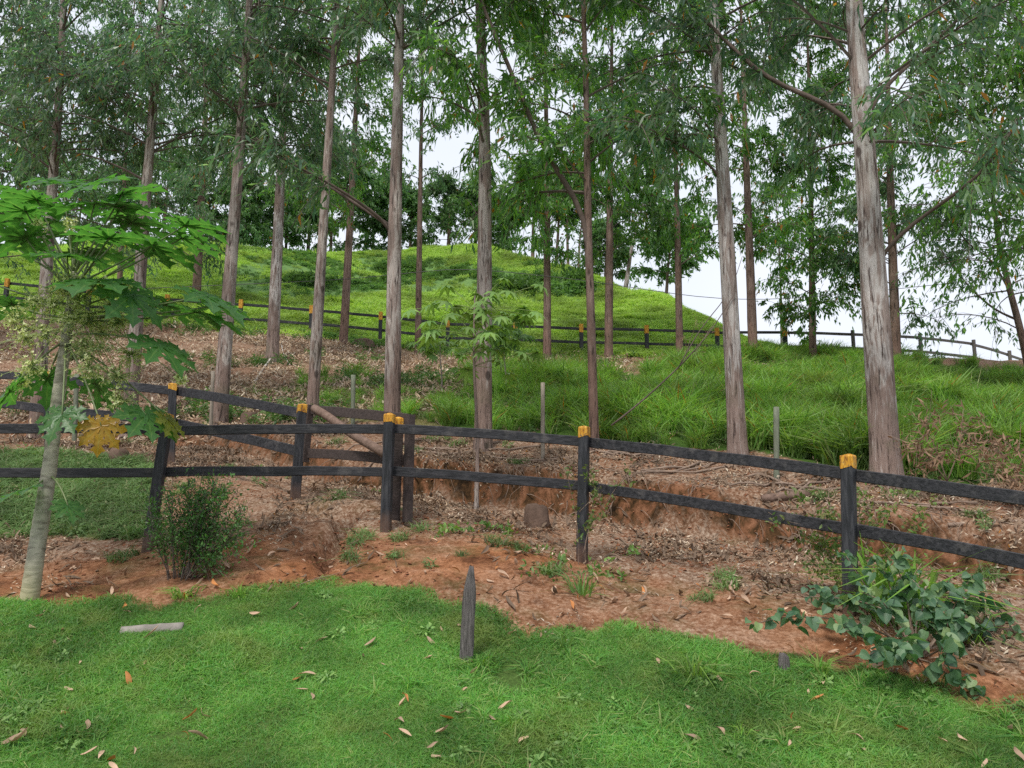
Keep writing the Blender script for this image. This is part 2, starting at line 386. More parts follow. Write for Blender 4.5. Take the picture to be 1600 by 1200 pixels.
M['tallgrass'] = m_leaf('tall_grass_blade', [(.145, .305, .052), (.19, .37, .062), (.26, .41, .085), (.125, .27, .058), (.30, .36, .125)], .42, (1.25, 1.3, .6), .45, .35, .02, .8, (.9, .52, .45, (.19, .21, .07)))
M['pasture'] = m_leaf('pasture_blade', [(.27, .44, .065), (.32, .49, .075), (.37, .51, .095), (.225, .39, .065), (.37, .44, .13)], .4, (1.2, 1.2, .65), .55, .25, 0, .25, (.35, .54, .4, (.14, .29, .07)))
M['verge'] = m_leaf('verge_blade', [(.12, .21, .07), (.16, .26, .085), (.10, .19, .06), (.26, .27, .13)], .35, (1.2, 1.25, .7), .55, .25, 0, .9)
M['weed'] = m_leaf('weed_leaf', [(0.109, 0.213, 0.061), (0.163, 0.284, 0.081), (0.219, 0.340, 0.102)], .35, (1.3, 1.4, .5), .5, .3, 0, 1)
M['under'] = m_leaf('undergrowth_leaf', [(.080, .165, .062), (.11, .21, .070), (.15, .255, .085)], .42, (1.25, 1.35, .65), .55, .25, 0, .3)
M['shrub'] = m_leaf('small_shrub_leaf', [(0.034, 0.090, 0.026), (0.050, 0.126, 0.031), (0.078, 0.174, 0.036)], .3, (1.3, 1.5, .5), .4, .4)
M['creeper'] = m_leaf('creeper_leaf', [(.09, .17, .04), (.14, .21, .06), (.20, .20, .07), (.06, .13, .04)], .35, (1.2, 1.3, .6), .5, .3)
M['brown_dead'] = m_leaf('brown_dead_foliage', [(.22, .14, .09), (.30, .20, .13), (.16, .10, .065)], .2, (1.1, .9, .7), .8, .15)
M['flower'] = m_leaf('papaya_flower', [(.55, .62, .20), (.68, .72, .32), (.76, .76, .46), (.45, .56, .16)], .3, (1.1, 1.1, .7), .5, .3)
M['stalk'] = m_plain('green_stalk', (.20, .27, .085), .55, .35, .25, 9)
M['petiole'] = m_plain('petiole', (.145, .185, .075), .5, .4, .3, 6)
def m_papaya():
    def mk(name, col, vein, tc):
        k = NT(name); v = k.ramp(k.attr('vein'), [(.86, 0), (1., .8)])
        n = k.noise(k.coord('Object'), 9, 4, .6)
        c = k.mix(1., col, k.ramp(n, [(.3, .75), (.7, 1.25)]), 'MULTIPLY'); c = k.mix(v, c, vein)
        return k.bsdf(c, .38, .5, k.bump(k.noise(k.coord('Object'), 22, 3),   .35, .01), .52, k.mix(1., c, tc, 'MULTIPLY'))
    M['papaya'] = mk('papaya_leaf', (.075, .185, .055), (.17, .28, .09), (1.25, 1.6, .6))
    M['papaya_yellow'] = mk('yellow_papaya_leaf', (.44, .27, .022), (.42, .36, .07), (1.2, 1.0, .5))
    M['papaya_half'] = mk('yellowing_papaya_leaf', (.20, .22, .03), (.3, .3, .07), (1.3, 1.4, .5))
m_papaya()
def m_heart():
    k = NT('heart_leaf'); r = k.objrand()
    c = k.ramp(r, [(0, (.050, .120, .062)), (.4, (.085, .170, .085)), (.75, (.125, .225, .105)), (1, (.22, .30, .11))])
    v = k.ramp(k.attr('vein'), [(.8, 0), (1, .55)]); c = k.mix(v, c, (.17, .24, .13))
    M['heart'] = k.bsdf(c, .40, .5, k.bump(k.noise(k.coord('Object'), 60, 3), .3, .004), .3, k.mix(1., c, (1.2, 1.6, .7), 'MULTIPLY'))
m_heart()
def m_paint():
    k = NT('black_fence_paint'); co = k.coord('Object'); g = k.noise(k.coord('Object', (1, 9, 9)), 3.5, 6, .7, .5)
    c = k.ramp(g, [(.38, (.006, .006, .008)), (.48, (.015, .015, .019)), (.60, (.036, .035, .040))])
    wear = k.ramp(k.noise(co, 4.5, 5, .7), [(.55, 0), (.66, .55)]); c = k.mix(wear, c, (.10, .092, .09))
    M['black'] = k.bsdf(c, k.ramp(g, [(.3, .45), (.7, .75)]), .4, k.bump(g, .6, .012))
    k = NT('black_post_paint'); g = k.noise(k.coord('Object', (9, 9, 1)), 3.5, 6, .7, .5)
    c = k.ramp(g, [(.38, (.008, .009, .011)), (.48, (.018, .019, .024)), (.60, (.044, .044, .049))])
    sp = k.n('ShaderNodeSeparateXYZ'); k.L(k.coord('Object'), sp.inputs[0])
    mud = k.math('ADD', sp.outputs['Z'], k.math('MULTIPLY', k.noise(k.coord('Object'), 9, 4, .6), .35)); c = k.mix(k.ramp(mud, [(.16, .8), (.42, 0)]), c, (.13, .07, .045))
    M['black_post'] = k.bsdf(c, .6, .4, k.bump(g, .7, .012))
    k = NT('orange_cap_paint'); g = k.noise(k.coord('Object', (6, 6, 1.4)), 7, 5, .7)
    c = k.ramp(g, [(.38, (.22, .085, .012)), (.47, (.56, .25, .018)), (.56, (.68, .34, .028)), (.66, (.74, .46, .11))]); c = k.mix(1., c, k.ramp(k.objrand(), [(0, .72), (1, 1.05)]), 'MULTIPLY')
    c = k.mix(k.ramp(k.noise(k.coord('Object'), 28, 4, .7), [(.57, 0), (.64, .8)]), c, (.06, .05, .045))
    M['cap'] = k.bsdf(c, .6, .35, k.bump(g, .6, .01))
    k = NT('old_grey_wood'); g = k.noise(k.coord('Object', (12, 12, .8)), 7, 6, .75, .3)
    c = k.ramp(g, [(.3, (.045, .040, .040)), (.5, (.14, .125, .12)), (.7, (.25, .225, .215))])
    M['oldwood'] = k.bsdf(c, .9, .15, k.bump(g, 1., .02))
    k = NT('round_log'); g = k.noise(k.coord('World', (3, 3, 3)), 5, 6, .7)
    c = k.ramp(g, [(.3, (.10, .065, .048)), (.6, (.21, .14, .11)), (.75, (.30, .22, .18))])
    M['log'] = k.bsdf(c, .8, .2, k.bump(g, .6, .015))
    k = NT('brown_gate_wood'); g = k.noise(k.coord('World', (1, 7, 7)), 4, 6, .7)
    c = k.ramp(g, [(.3, (.040, .030, .028)), (.7, (.085, .063, .057))])
    M['gatewood'] = k.bsdf(c, .75, .25, k.bump(g, .6, .015))
m_paint()
M['stake'] = m_plain('weathered_stake', (.24, .205, .165), .85, .2, .35, 5, .5, 30, (6, 6, 1))
M['greenstake'] = m_plain('mossy_stake', (.17, .185, .135), .85, .2, .3, 5, .5, 30, (6, 6, 1))
M['wire'] = m_plain('dark_wire', (.05, .05, .05), .5, .5, .1)
M['stone'] = m_plain('pale_concrete', (.25, .225, .20), .9, .2, .35, 9, .6, 50)
M['clod'] = m_plain('soil_clod', (.24, .105, .058), .95, .1, .45, 5)
M['stump'] = m_plain('stump_bark', (.12, .08, .06), .9, .15, .4, 7, .9, 30)
M['cut'] = m_plain('cut_wood', (.33, .24, .15), .85, .2, .3, 12)
def m_ptrunk():
    k = NT('papaya_trunk'); z = k.coord('World', (.35, .35, 1)); n = k.noise(z, 16, 4, .6, .8)
    s = k.noise(k.coord('World'), 14, 4, .65)
    c = k.ramp(n, [(.32, (.19, .165, .13)), (.46, (.36, .325, .26)), (.62, (.43, .39, .31))])
    c = k.mix(1., c, k.ramp(s, [(.3, .75), (.7, 1.2)]), 'MULTIPLY')
    c = k.mix(k.attr('foot'), c, (.40, .36, .20))
    M['ptrunk'] = k.bsdf(c, .7, .3, k.bump(n, .8, .015))
m_ptrunk()
def m_ground():
    k = NT('ground_cover'); w = k.coord('World')
    big = k.noise(w, .55, 5, .6); mid = k.noise(w, 3.2, 6, .65, .3); fine = k.noise(w, 24, 5, .7, .2); vf = k.noise(w, 95, 3, .7)
    soil = k.ramp(mid, [(.35, (.120, .048, .022)), (.48, (.27, .112, .050)), (.58, (.36, .165, .082)), (.70, (.42, .23, .14))])
    soil = k.mix(1., soil, k.ramp(fine, [(.28, .55), (.7, 1.3)]), 'MULTIPLY')
    soil = k.mix(1., soil, k.ramp(vf, [(.3, .7), (.7, 1.25)]), 'MULTIPLY')
    moss = k.ramp(k.noise(w, 1.35, 6, .7, .4), [(.50, 0), (.66, .75)])
    soil = k.mix(k.math('MULTIPLY', moss, k.attr('mossy')), soil, k.mix(fine, (.075, .062, .018), (.125, .11, .035)))
    lit = k.ramp(fine, [(.36, (.085, .046, .029)), (.5, (.24, .155, .105)), (.64, (.40, .31, .235))])
    c = k.mix(k.math('MULTIPLY', k.attr('litter'), k.ramp(k.math('ADD', k.math('MULTIPLY', mid, .6), k.math('MULTIPLY', fine, .4)), [(.36, .25), (.55, 1)])), soil, lit)
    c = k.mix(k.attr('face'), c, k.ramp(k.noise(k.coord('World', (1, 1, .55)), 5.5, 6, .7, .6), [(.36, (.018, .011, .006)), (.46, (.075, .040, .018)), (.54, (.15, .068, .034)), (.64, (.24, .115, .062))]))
    lawn = k.ramp(fine, [(.3, (.045, .070, .020)), (.55, (.075, .135, .030)), (.8, (.15, .14, .065))])
    c = k.mix(k.attr('lawn'), c, lawn)
    tall = k.ramp(mid, [(.3, (.035, .070, .016)), (.6, (.075, .140, .026)), (.8, (.12, .13, .05))])
    c = k.mix(k.attr('grassy'), c, tall)
    past = k.ramp(k.math('ADD', k.math('MULTIPLY', big, .55), k.math('MULTIPLY', mid, .45)), [(.36, (.14, .25, .045)), (.5, (.21, .36, .06)), (.64, (.26, .39, .08))])
    c = k.mix(k.attr('past'), c, past)
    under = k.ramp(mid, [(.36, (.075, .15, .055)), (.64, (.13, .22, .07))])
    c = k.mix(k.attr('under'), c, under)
    h = k.math('ADD', fine, k.math('MULTIPLY', vf, .4))
    M['ground'] = k.bsdf(c, .95, .1, k.bump(h, .8, .025))
m_ground()
# ------------------------------------------------------------------ ground, one sheet split where its cover changes
def _axis(pieces):
    out = []
    for a, b, s in pieces: out += list(np.arange(a, b, s))
    return np.array(out+[pieces[-1][1]])
XS = _axis([(-420, -90, 30), (-90, -40, 5), (-40, -9, .42), (-9, 9, .075), (9, 34, .42), (34, 90, 5), (90, 420, 30)])
YS = _axis([(-60, -8, 8), (-8, 2, .8), (2, 4.4, .2), (4.4, 13, .065), (13, 20, .14), (20, 72, .36), (72, 120, 2), (120, 520, 25)])
def build_ground():
    X, Y = np.meshgrid(XS, YS); Z = terrain(X, Y); mk = masks(X, Y, Z)
    V = np.stack([X, Y, Z], -1).reshape(-1, 3); ny, nx = X.shape
    i = np.arange(nx-1)[None]+np.arange(ny-1)[:, None]*nx
    F = np.stack([i, i+1, i+1+nx, i+nx], -1)
    xc, yc = X[:-1, :-1], Y[:-1, :-1]
    yb, yl, yu, yf = y_on(BANK, xc), y_on(LAWN, xc), y_on(UPPER, xc), y_on(FENCE, xc)
    zone = np.where(yc < yl, 0, np.where(yc < yf, 1, np.where(yc < yb-.05, 2, np.where(yc < yb+.4, 3, np.where(yc < yu, 4, 5)))))
    hill = sstep(.2, .5, Y-y_on(BANK, X))
    n = fbm(X*.7, Y*.7, oct=3, seed=61)
    grassy = np.clip(mk['tall']+mk['low']*.55+mk['verge']*.75, 0, 1)
    track = sstep(-.3, .3, Y-y_on(FENCE, X))
    litter = np.clip(.25+.75*np.maximum(track, hill)+.35*n, 0, 1)
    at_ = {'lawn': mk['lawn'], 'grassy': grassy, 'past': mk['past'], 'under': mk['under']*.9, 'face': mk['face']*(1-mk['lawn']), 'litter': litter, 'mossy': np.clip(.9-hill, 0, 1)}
    names = ['lawn', 'soil_bank', 'dirt_track', 'cut_bank', 'hillside', 'pasture_hill']
    for z, nm in enumerate(names):
        sel = F[zone == z]; u, inv = np.unique(sel, return_inverse=True)
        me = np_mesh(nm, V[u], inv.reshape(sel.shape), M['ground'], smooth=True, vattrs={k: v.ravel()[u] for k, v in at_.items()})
        tag(link(nm, me), kind='structure')
build_ground()
# ------------------------------------------------------------------ fences
rng = random.Random(7); nrng = np.random.default_rng(7)
def plank(mb, a, b, h, t, rnd, seg=6, sag=.012, end=.0):
    """a sawn rail: slightly bowed, edges uneven, corners broken"""
    a, b = Vector(a), Vector(b); d = (b-a); L = d.length; d.normalize(); side = Vector((d.y, -d.x, 0)).normalized(); up = side.cross(d)
    if up.z < 0: up = -up
    o = len(mb.v); c = .006; n = 8
    for i in range(seg+1):
        s = i/seg; p = a+d*(L*s)+up*(math.sin(math.pi*s)*sag*rnd.uniform(.6, 1.3)+rnd.uniform(-.004, .004))+side*rnd.uniform(-.003, .003)
        hh = h*rnd.uniform(.96, 1.04)/2; tt = t/2
        for x, z in ((-tt, -hh+c), (-tt+c, -hh), (tt-c, -hh), (tt, -hh+c), (tt, hh-c), (tt-c, hh), (-tt+c, hh), (-tt, hh-c)):
            mb.v.append(tuple(p+side*x+up*z))
    for i in range(seg):
        for j in range(n):
            mb.f.append((o+i*n+j, o+i*n+(j+1) % n, o+(i+1)*n+(j+1) % n, o+(i+1)*n+j)); mb.m.append(0)
    mb.f += [tuple(o+j for j in reversed(range(n))), tuple(o+seg*n+j for j in range(n))]; mb.m += [0, 0]
def sq_post(base, top, w, name, mat, parent, seg=7, yaw=0, roundness=0):
    """squared post standing on base, sunk a little in the ground; returns its object with the origin at the foot"""
    base, top = Vector(base), Vector(top); ax = top-base; mb = MB()
    foot = base-ax.normalized()*.18
    n = 8 if not roundness else 12; path = [foot.lerp(top, i/seg) for i in range(seg+1)]
    V = []; X = Vector((math.cos(yaw), math.sin(yaw), 0)); Yv = Vector((-math.sin(yaw), math.cos(yaw), 0))
    for i, p in enumerate(path):
        for j in range(n):
            if roundness: th = 2*math.pi*j/n; q = (math.cos(th)*w/2, math.sin(th)*w/2)
            else:
                c = w/2; e = c-.01; q = [(-c, -e), (-e, -c), (e, -c), (c, -e), (c, e), (e, c), (-e, c), (-c, e)][j]
            r = 1+rng.uniform(-.025, .025); V.append(p-base+X*q[0]*r+Yv*q[1]*r)
    F = [(i*n+j, i*n+(j+1) % n, (i+1)*n+(j+1) % n, (i+1)*n+j) for i in range(seg) for j in range(n)]
    F += [tuple(range(seg*n, seg*n+n))]
    mb.add(V, F); o = mb.build(name, mat, None, smooth=False); o.location = base; o.parent = parent
    if parent is not None: o.matrix_parent_inverse = wmat(parent).inverted()
    return o
def cap_on(post, base, top, w, h, yaw, drop=.085, peak=.026):
    """painted post head: a sleeve of paint 2 mm proud with a shallow pyramid, a sub-part of its post"""
    ax = (Vector(top)-Vector(base)).normalized(); X = Vector((math.cos(yaw), math.sin(yaw), 0)); Yv = Vector((-math.sin(yaw), math.cos(yaw), 0))
    t0 = Vector(top)-Vector(base); mb = MB(); V = []; n = 8
    for k, (dz, ww) in enumerate(((-drop, w+.006), (.002, w+.006), (.012, w-.004), (peak*.8, w*.55), (peak, w*.2))):
        c = ww/2; e = c-min(.01, c*.4)
        for j in range(n):
            q = [(-c, -e), (-e, -c), (e, -c), (c, -e), (c, e), (e, c), (-e, c), (-c, e)][j]
            dd = dz+(rng.uniform(-.022, .014) if k == 0 else rng.uniform(-.003, .003))
            V.append(t0+ax*dd+X*q[0]+Yv*q[1])
    F = [(i*n+j, i*n+(j+1) % n, (i+1)*n+(j+1) % n, (i+1)*n+j) for i in range(4) for j in range(n)]+[tuple(range(4*n, 5*n))]
    mb.add(V, F); o = mb.build('post_cap', M['cap'], None, smooth=False); o.parent = post; return o
def fence(name, label, posts, w, rails, rail_h, rail_t, mats, capped, yaws=None, round_=0, drop=.085, side=-1):
    """posts: list of (base, top); rails: distances below the top"""
    root = thing(name, label, 'fence', posts[0][0])
    for i, (b, t) in enumerate(posts):
        yaw = yaws[i] if yaws else 0
        p = sq_post(b, t, w, 'post', mats[0] if capped[i] != 2 else M['oldwood'], root, yaw=yaw, roundness=round_)
        if capped[i] == 1: cap_on(p, b, t, w, .1, yaw, drop)
    for i in range(len(posts)-1):
        a, b = posts[i][1], posts[i+1][1]
        d = (Vector(b)-Vector(a)); d.z = 0; d.normalize(); off = Vector((d.y, -d.x, 0))*(w/2+rail_t/2+.003)*side
        for r in rails:
            mb = MB(); ax0 = (Vector(posts[i][0])-Vector(a)).normalized(); ax1 = (Vector(posts[i+1][0])-Vector(b)).normalized()
            p0 = Vector(a)+ax0*(r+rng.uniform(-.01, .01)); p1 = Vector(b)+ax1*(r+rng.uniform(-.01, .01))
            ext = (p1-p0).normalized()*(w*.47)
            plank(mb, p0+off-ext*(1 if i == 0 else .98), p1+off+ext*(1 if i == len(posts)-2 else .98), rail_h, rail_t, rng)
            mb.build('rail', mats[1] if not (capped[i] == 2) else M['oldwood'], root, smooth=False)
    return root
# front fence: marks of post heads and feet
def post_at(px_top, py_top, px_base, Y, sink=0):
    t = at(px_top, py_top, Y); b = at(px_base, 850, Y); b.z = gz(b.x, Y)
    return (b, t)
front = [post_at(-128, 650, -140, 8.55), post_at(262, 650, 232, 8.8), post_at(609, 649, 602, 8.9), post_at(913, 669, 909, 8.55), post_at(1325, 714, 1322, 6.9), post_at(1940, 793, 1915, 5.15)]
fence('front_fence', 'black two-rail fence with yellow-capped posts along the red soil bank', front, .108, (.15, .63), .108, .032, (M['black_post'], M['black']), [1, 1, 1, 1, 1, 1], yaws=[.0, .05, -.15, -.35, -.7, -.75], side=-1)
sidef = [post_at(-45, 575, -55, 14.0), post_at(76, 583, 62, 13.1), post_at(270, 601, 258, 12.5), post_at(473, 634, 458, 10.5), ]
fence('side_fence', 'black two-rail fence climbing away from the gate behind the papaya tree', sidef, .125, (.10, .62), .14, .035, (M['black_post'], M['black']), [1, 1, 1, 1], yaws=[.4, .4, .4, .4], side=-1)
# gate between the side fence and the corner
def gate():
    b, t = post_at(622, 655, 615, 9.25); gp = thing('gate_post', 'brown-black gate post with a yellow cap close behind the front corner post', 'post', b)
    p = sq_post(b, t, .115, 'post', M['gatewood'], gp, yaw=.4); cap_on(p, b, t, .115, .1, .4, .095)
    a0, a1 = at(481, 640, 10.55), at(637, 655, 9.2); c0, c1 = at(476, 708, 10.55), at(634, 720, 9.2)
    g = thing('wooden_gate', 'dark wooden gate with a round log brace beside the front corner post', 'gate', (c0.x, c0.y, gz(c0.x, c0.y)))
    for u, v in ((a0, a1), (c0, c1)):
        mb = MB(); plank(mb, u, v, .125, .035, rng); mb.build('rail', M['gatewood'], g, smooth=False)
    for top, bot in (((484, 633, 10.5), (476, 722, 10.5)), ((641, 648, 9.14), (636, 840, 9.14))):
        mb = MB(); u, v = at(*top), at(*bot)
        if v.z < gz(v.x, v.y)+.05: v.z = gz(v.x, v.y)+.05
        mb.tube([u.lerp(v, i/4) for i in range(5)], .06, 4, True, twist=math.pi/4); mb.build('stile', M['gatewood'], g, smooth=False)
    mb = MB(); u, v = at(491, 638, 10.4), at(604, 712, 9.2)
    mb.tube([u.lerp(v, i/8)+Vector((0, 0, .01*math.sin(i))) for i in range(9)], [.052+.004*rng.random() for _ in range(9)], 12); mb.build('brace', M['log'], g)
gate()
U = [(-200, 440, 33), (12, 436, 31), (140, 450, 30.5), (262, 461, 30.5), (377, 469, 31), (487, 478, 31.5), (595, 488, 32), (700, 500, 32), (805, 503, 32), (908, 507, 32), (1010, 509, 32), (1120, 513, 32), (1226, 513, 31.5), (1332, 516, 31.5), (1437, 521, 32), (1521, 531, 33), (1577, 548, 34.5), (1640, 570, 36)]
def upper(sel, name, label, flags, mats):
    P = []
    for (x, y, Yv) in sel:
        t = at(x, y, Yv); b = Vector((t.x, t.y, gz(t.x, t.y)))
        P.append((b, t))
    fence(name, label, P, .15, (.16, .74), .11, .05, mats, flags, drop=.33, side=-1, yaws=[.1]*len(P), round_=1 if flags[-1] == 2 else 0)
upper(U[:13], 'upper_fence', 'black two-rail fence with orange post heads below the bright pasture', [1]*13, (M['black_post'], M['black']))
upper(U[12:], 'rail_fence', 'unpainted grey log fence on the ridge against the sky', [0]+[2]*5, (M['oldwood'], M['oldwood']))
# ------------------------------------------------------------------ trees
def strip_leaves(P, D, S, L, W, bend, bw=.30, tw=.08, mid=.42):
    """n leaves as 3-rung strips: P base, D direction, S side, L length, W width, bend (n,3) offset of the tip"""
    n = len(P); L = L[:, None]; W = W[:, None]/2
    m = P+D*L*mid; t = P+D*L+bend*L
    V = np.empty((n, 6, 3)); V[:, 0] = P-S*W*bw; V[:, 1] = P+S*W*bw; V[:, 2] = m-S*W; V[:, 3] = m+S*W; V[:, 4] = t-S*W*tw; V[:, 5] = t+S*W*tw
    b = np.arange(n)[:, None]*6
    F = np.concatenate([b+np.array([[0, 1, 3, 2]]), b+np.array([[2, 3, 5, 4]])], 1).reshape(-1, 4)
    return V.reshape(-1, 3), F
def leaf_quads(P, D, S, L, W, bend):
    L = L[:, None]; W = W[:, None]/2; n = len(P); m = P+D*L*.45; V = np.empty((n, 4, 3))
    V[:, 0] = P; V[:, 1] = m-S*W; V[:, 2] = P+D*L+bend*L; V[:, 3] = m+S*W
    return V.reshape(-1, 3), np.arange(n)[:, None]*4+np.array([[0, 1, 2, 3]])
def unit(a): return a/np.maximum(np.linalg.norm(a, axis=-1, keepdims=True), 1e-9)
def perp(D, g):
    r = g.normal(size=D.shape); return unit(np.cross(D, r))
def tubes_np(paths, radii, n=3):
    """many thin tubes at once: paths (m,k,3), radii (m,k)"""
    m, k, _ = paths.shape
    T = unit(np.gradient(paths, axis=1)); ref = np.where(np.abs(T[..., 2:3]) < .9, np.array([0, 0, 1.]), np.array([1., 0, 0]))
    A = unit(np.cross(T, ref)); B = np.cross(T, A)
    th = 2*np.pi*np.arange(n)/n
    V = paths[:, :, None]+radii[:, :, None, None]*(A[:, :, None]*np.cos(th)[None, None, :, None]+B[:, :, None]*np.sin(th)[None, None, :, None])
    i = (np.arange(m)[:, None, None]*k+np.arange(k-1)[None, :, None])*n; j = np.arange(n)[None, None]; j2 = (j+1) % n
    F = np.stack([i+j, i+j2, i+n+j2, i+n+j], -1).reshape(-1, 4)
    return V.reshape(-1, 3), F
def trunk_mesh(name, path, rad, mat, sides=18, rough=.05, seed=0, foot_h=2.0, flare=.35, step=.16):
    P = [Vector(p) for p in path]; L = [0]
    for a, b in zip(P, P[1:]): L.append(L[-1]+(b-a).length)
    n = max(6, int(L[-1]/step)); s = np.linspace(0, L[-1], n+1)
    C = np.stack([np.interp(s, L, [p[i] for p in P]) for i in range(3)], 1)
    for _ in range(6):                                                       # ease the bends
        C[1:-1] = .25*C[:-2]+.5*C[1:-1]+.25*C[2:]
    r = np.interp(s, L, rad)*(1+flare*np.exp(-s/.22))
    th = 2*np.pi*np.arange(sides)/sides; TH, SS = np.meshgrid(th, s)
    d = rough*(.7*fbm(np.cos(TH)*1.8+seed, np.sin(TH)*1.8, SS*.55, 3, seed)+.55*fbm(np.cos(TH)*5+seed, np.sin(TH)*5, SS*1.1, 2, seed+3))
    d = d+flare*.35*np.exp(-SS/.25)*np.maximum(0, vnoise(np.cos(TH)*2.2, np.sin(TH)*2.2, SS*0+seed, seed))
    rr = r[:, None]*(1+d)
    V = C[:, None]+np.stack([np.cos(TH)*rr, np.sin(TH)*rr, np.zeros_like(rr)], -1)
    i = np.arange(n)[:, None]*sides; j = np.arange(sides)[None]
    F = np.stack([i+j, i+(j+1) % sides, i+sides+(j+1) % sides, i+sides+j], -1).reshape(-1, 4)
    foot = np.repeat(np.clip(1-s/max(foot_h, .01), 0, 1), sides)
    return np_mesh(name, V.reshape(-1, 3), F, mat, smooth=True, vattrs={'foot': foot}), C, r
def crown_mesh(g, C, r, z0, z1, n_limb, reach, n_leaf, leafL, leafW, mats, droop=.75, limb_r=.028, rise=(.2, .9), extra=None, twig_n=3, aim=None, tuft=0.0, simple=False):
    """limbs leave the stem between heights z0 and z1, twigs leave the limbs and leaves hang from the twigs; one mesh of wood and leaves"""
    zs = C[:, 2]; limbs = []; lr = []; K = 7
    for _ in range(n_limb):
        u = g.random()**.85; z = z0+(z1-z0)*u; i = int(np.clip(np.searchsorted(zs, z), 0, len(zs)-1)); b = C[i]
        az = g.uniform(0, 2*np.pi) if aim is None or g.random() > aim[1] else g.normal(aim[0], .6)
        Ln = reach*g.uniform(.45, 1.1)*(1-.35*u); up = g.uniform(*rise)
        s = np.linspace(0, 1, K)
        h = np.array([np.cos(az), np.sin(az), 0]); sd = np.array([-np.sin(az), np.cos(az), 0])
        p = b+np.outer(s*Ln, h)+np.outer(Ln*(up*s-.42*droop*s**2.2), [0, 0, 1])+np.outer(np.sin(s*3+g.uniform(0, 3))*.08*Ln*s, sd)
        limbs.append(p); lr.append(np.linspace(limb_r*(.5+.5*Ln/reach), .005, K))
    if extra:
        for p, q in extra:
            p = np.array(p); s = np.linspace(0, 1, K); o = np.linspace(0, 1, len(p))
            limbs.append(np.stack([np.interp(s, o, p[:, c]) for c in range(3)], 1)); lr.append(np.linspace(q, .005, K))
    limbs = np.array(limbs); lr = np.array(lr); m = len(limbs)
    V0, F0 = tubes_np(limbs[:n_limb], lr[:n_limb], 4) if n_limb else (np.zeros((0, 3)), np.zeros((0, 4), int))
    # twigs
    nt = m*twig_n*4; li = g.integers(0, m, nt)
    if extra: q = int(nt*min(.3, 1.3*len(extra)/m)); li[:q] = g.integers(n_limb, m, q)
    s = g.uniform(.25, 1, nt)*(K-1); k = np.minimum(s.astype(int), K-2); f = (s-k)[:, None]
    tb = limbs[li, k]*(1-f)+limbs[li, k+1]*f; td = unit(limbs[li, k+1]-limbs[li, k])
    d = unit(td*.7+g.normal(size=(nt, 3))*.75+np.array([0, 0, .1])); tl = g.uniform(.35, 1.0, nt)*reach*.38
    ss = np.linspace(0, 1, 4); tp = tb[:, None]+d[:, None]*(ss[None, :, None]*tl[:, None, None])
    tp[:, :, 2] -= (ss**2)[None]*(tl*droop*.55)[:, None]
    V1, F1 = tubes_np(tp, np.tile(np.array([.007, .005, .004, .002]), (nt, 1))*(leafL/.15), 3)
    # leaves: along the twigs, hanging
    ti = g.integers(0, nt, n_leaf); s = np.clip(g.beta(1.6, 1.1, n_leaf), 0, .999)*3; k = s.astype(int); f = (s-k)[:, None]
    base = tp[ti, k]*(1-f)+tp[ti, k+1]*f+g.normal(size=(n_leaf, 3))*(.05+tuft)
    D = unit(unit(tp[ti, 3]-tp[ti, 0])*.45+np.array([0, 0, -1.])*droop+g.normal(size=(n_leaf, 3))*.45)
    L = leafL*g.uniform(.65, 1.25, n_leaf); W = leafW*g.uniform(.7, 1.25, n_leaf)
    V2, F2 = (leaf_quads if simple else strip_leaves)(base, D, perp(D, g), L, W, g.normal(size=(n_leaf, 3))*.13+np.array([0, 0, -.10]))
    V = np.concatenate([V0, V1, V2]); F = np.concatenate([F0, F1+len(V0), F2+len(V0)+len(V1)])
    mi = np.r_[np.zeros(len(F0)+len(F1), int), np.ones(len(F2), int)]
    return np_mesh('crown', V, F, mats, mat_idx=mi)
def limb_obj(path, r0, r1, parent, mat='limb'):
    P = [Vector(p) for p in path]; mb = MB(); n = 14; q = []
    Ls = [0]
    for a, b in zip(P, P[1:]): Ls.append(Ls[-1]+(b-a).length)
    s = np.linspace(0, Ls[-1], n); C = np.stack([np.interp(s, Ls, [p[i] for p in P]) for i in range(3)], 1)
    for _ in range(2): C[1:-1] = .25*C[:-2]+.5*C[1:-1]+.25*C[2:]
    mb.tube([Vector(c) for c in C], list(np.linspace(r0, r1, n)*(1+.06*np.sin(np.arange(n)*2.1))), 8)
    return mb.build('limb', M[mat], parent), C
GR = np.random.default_rng(11)
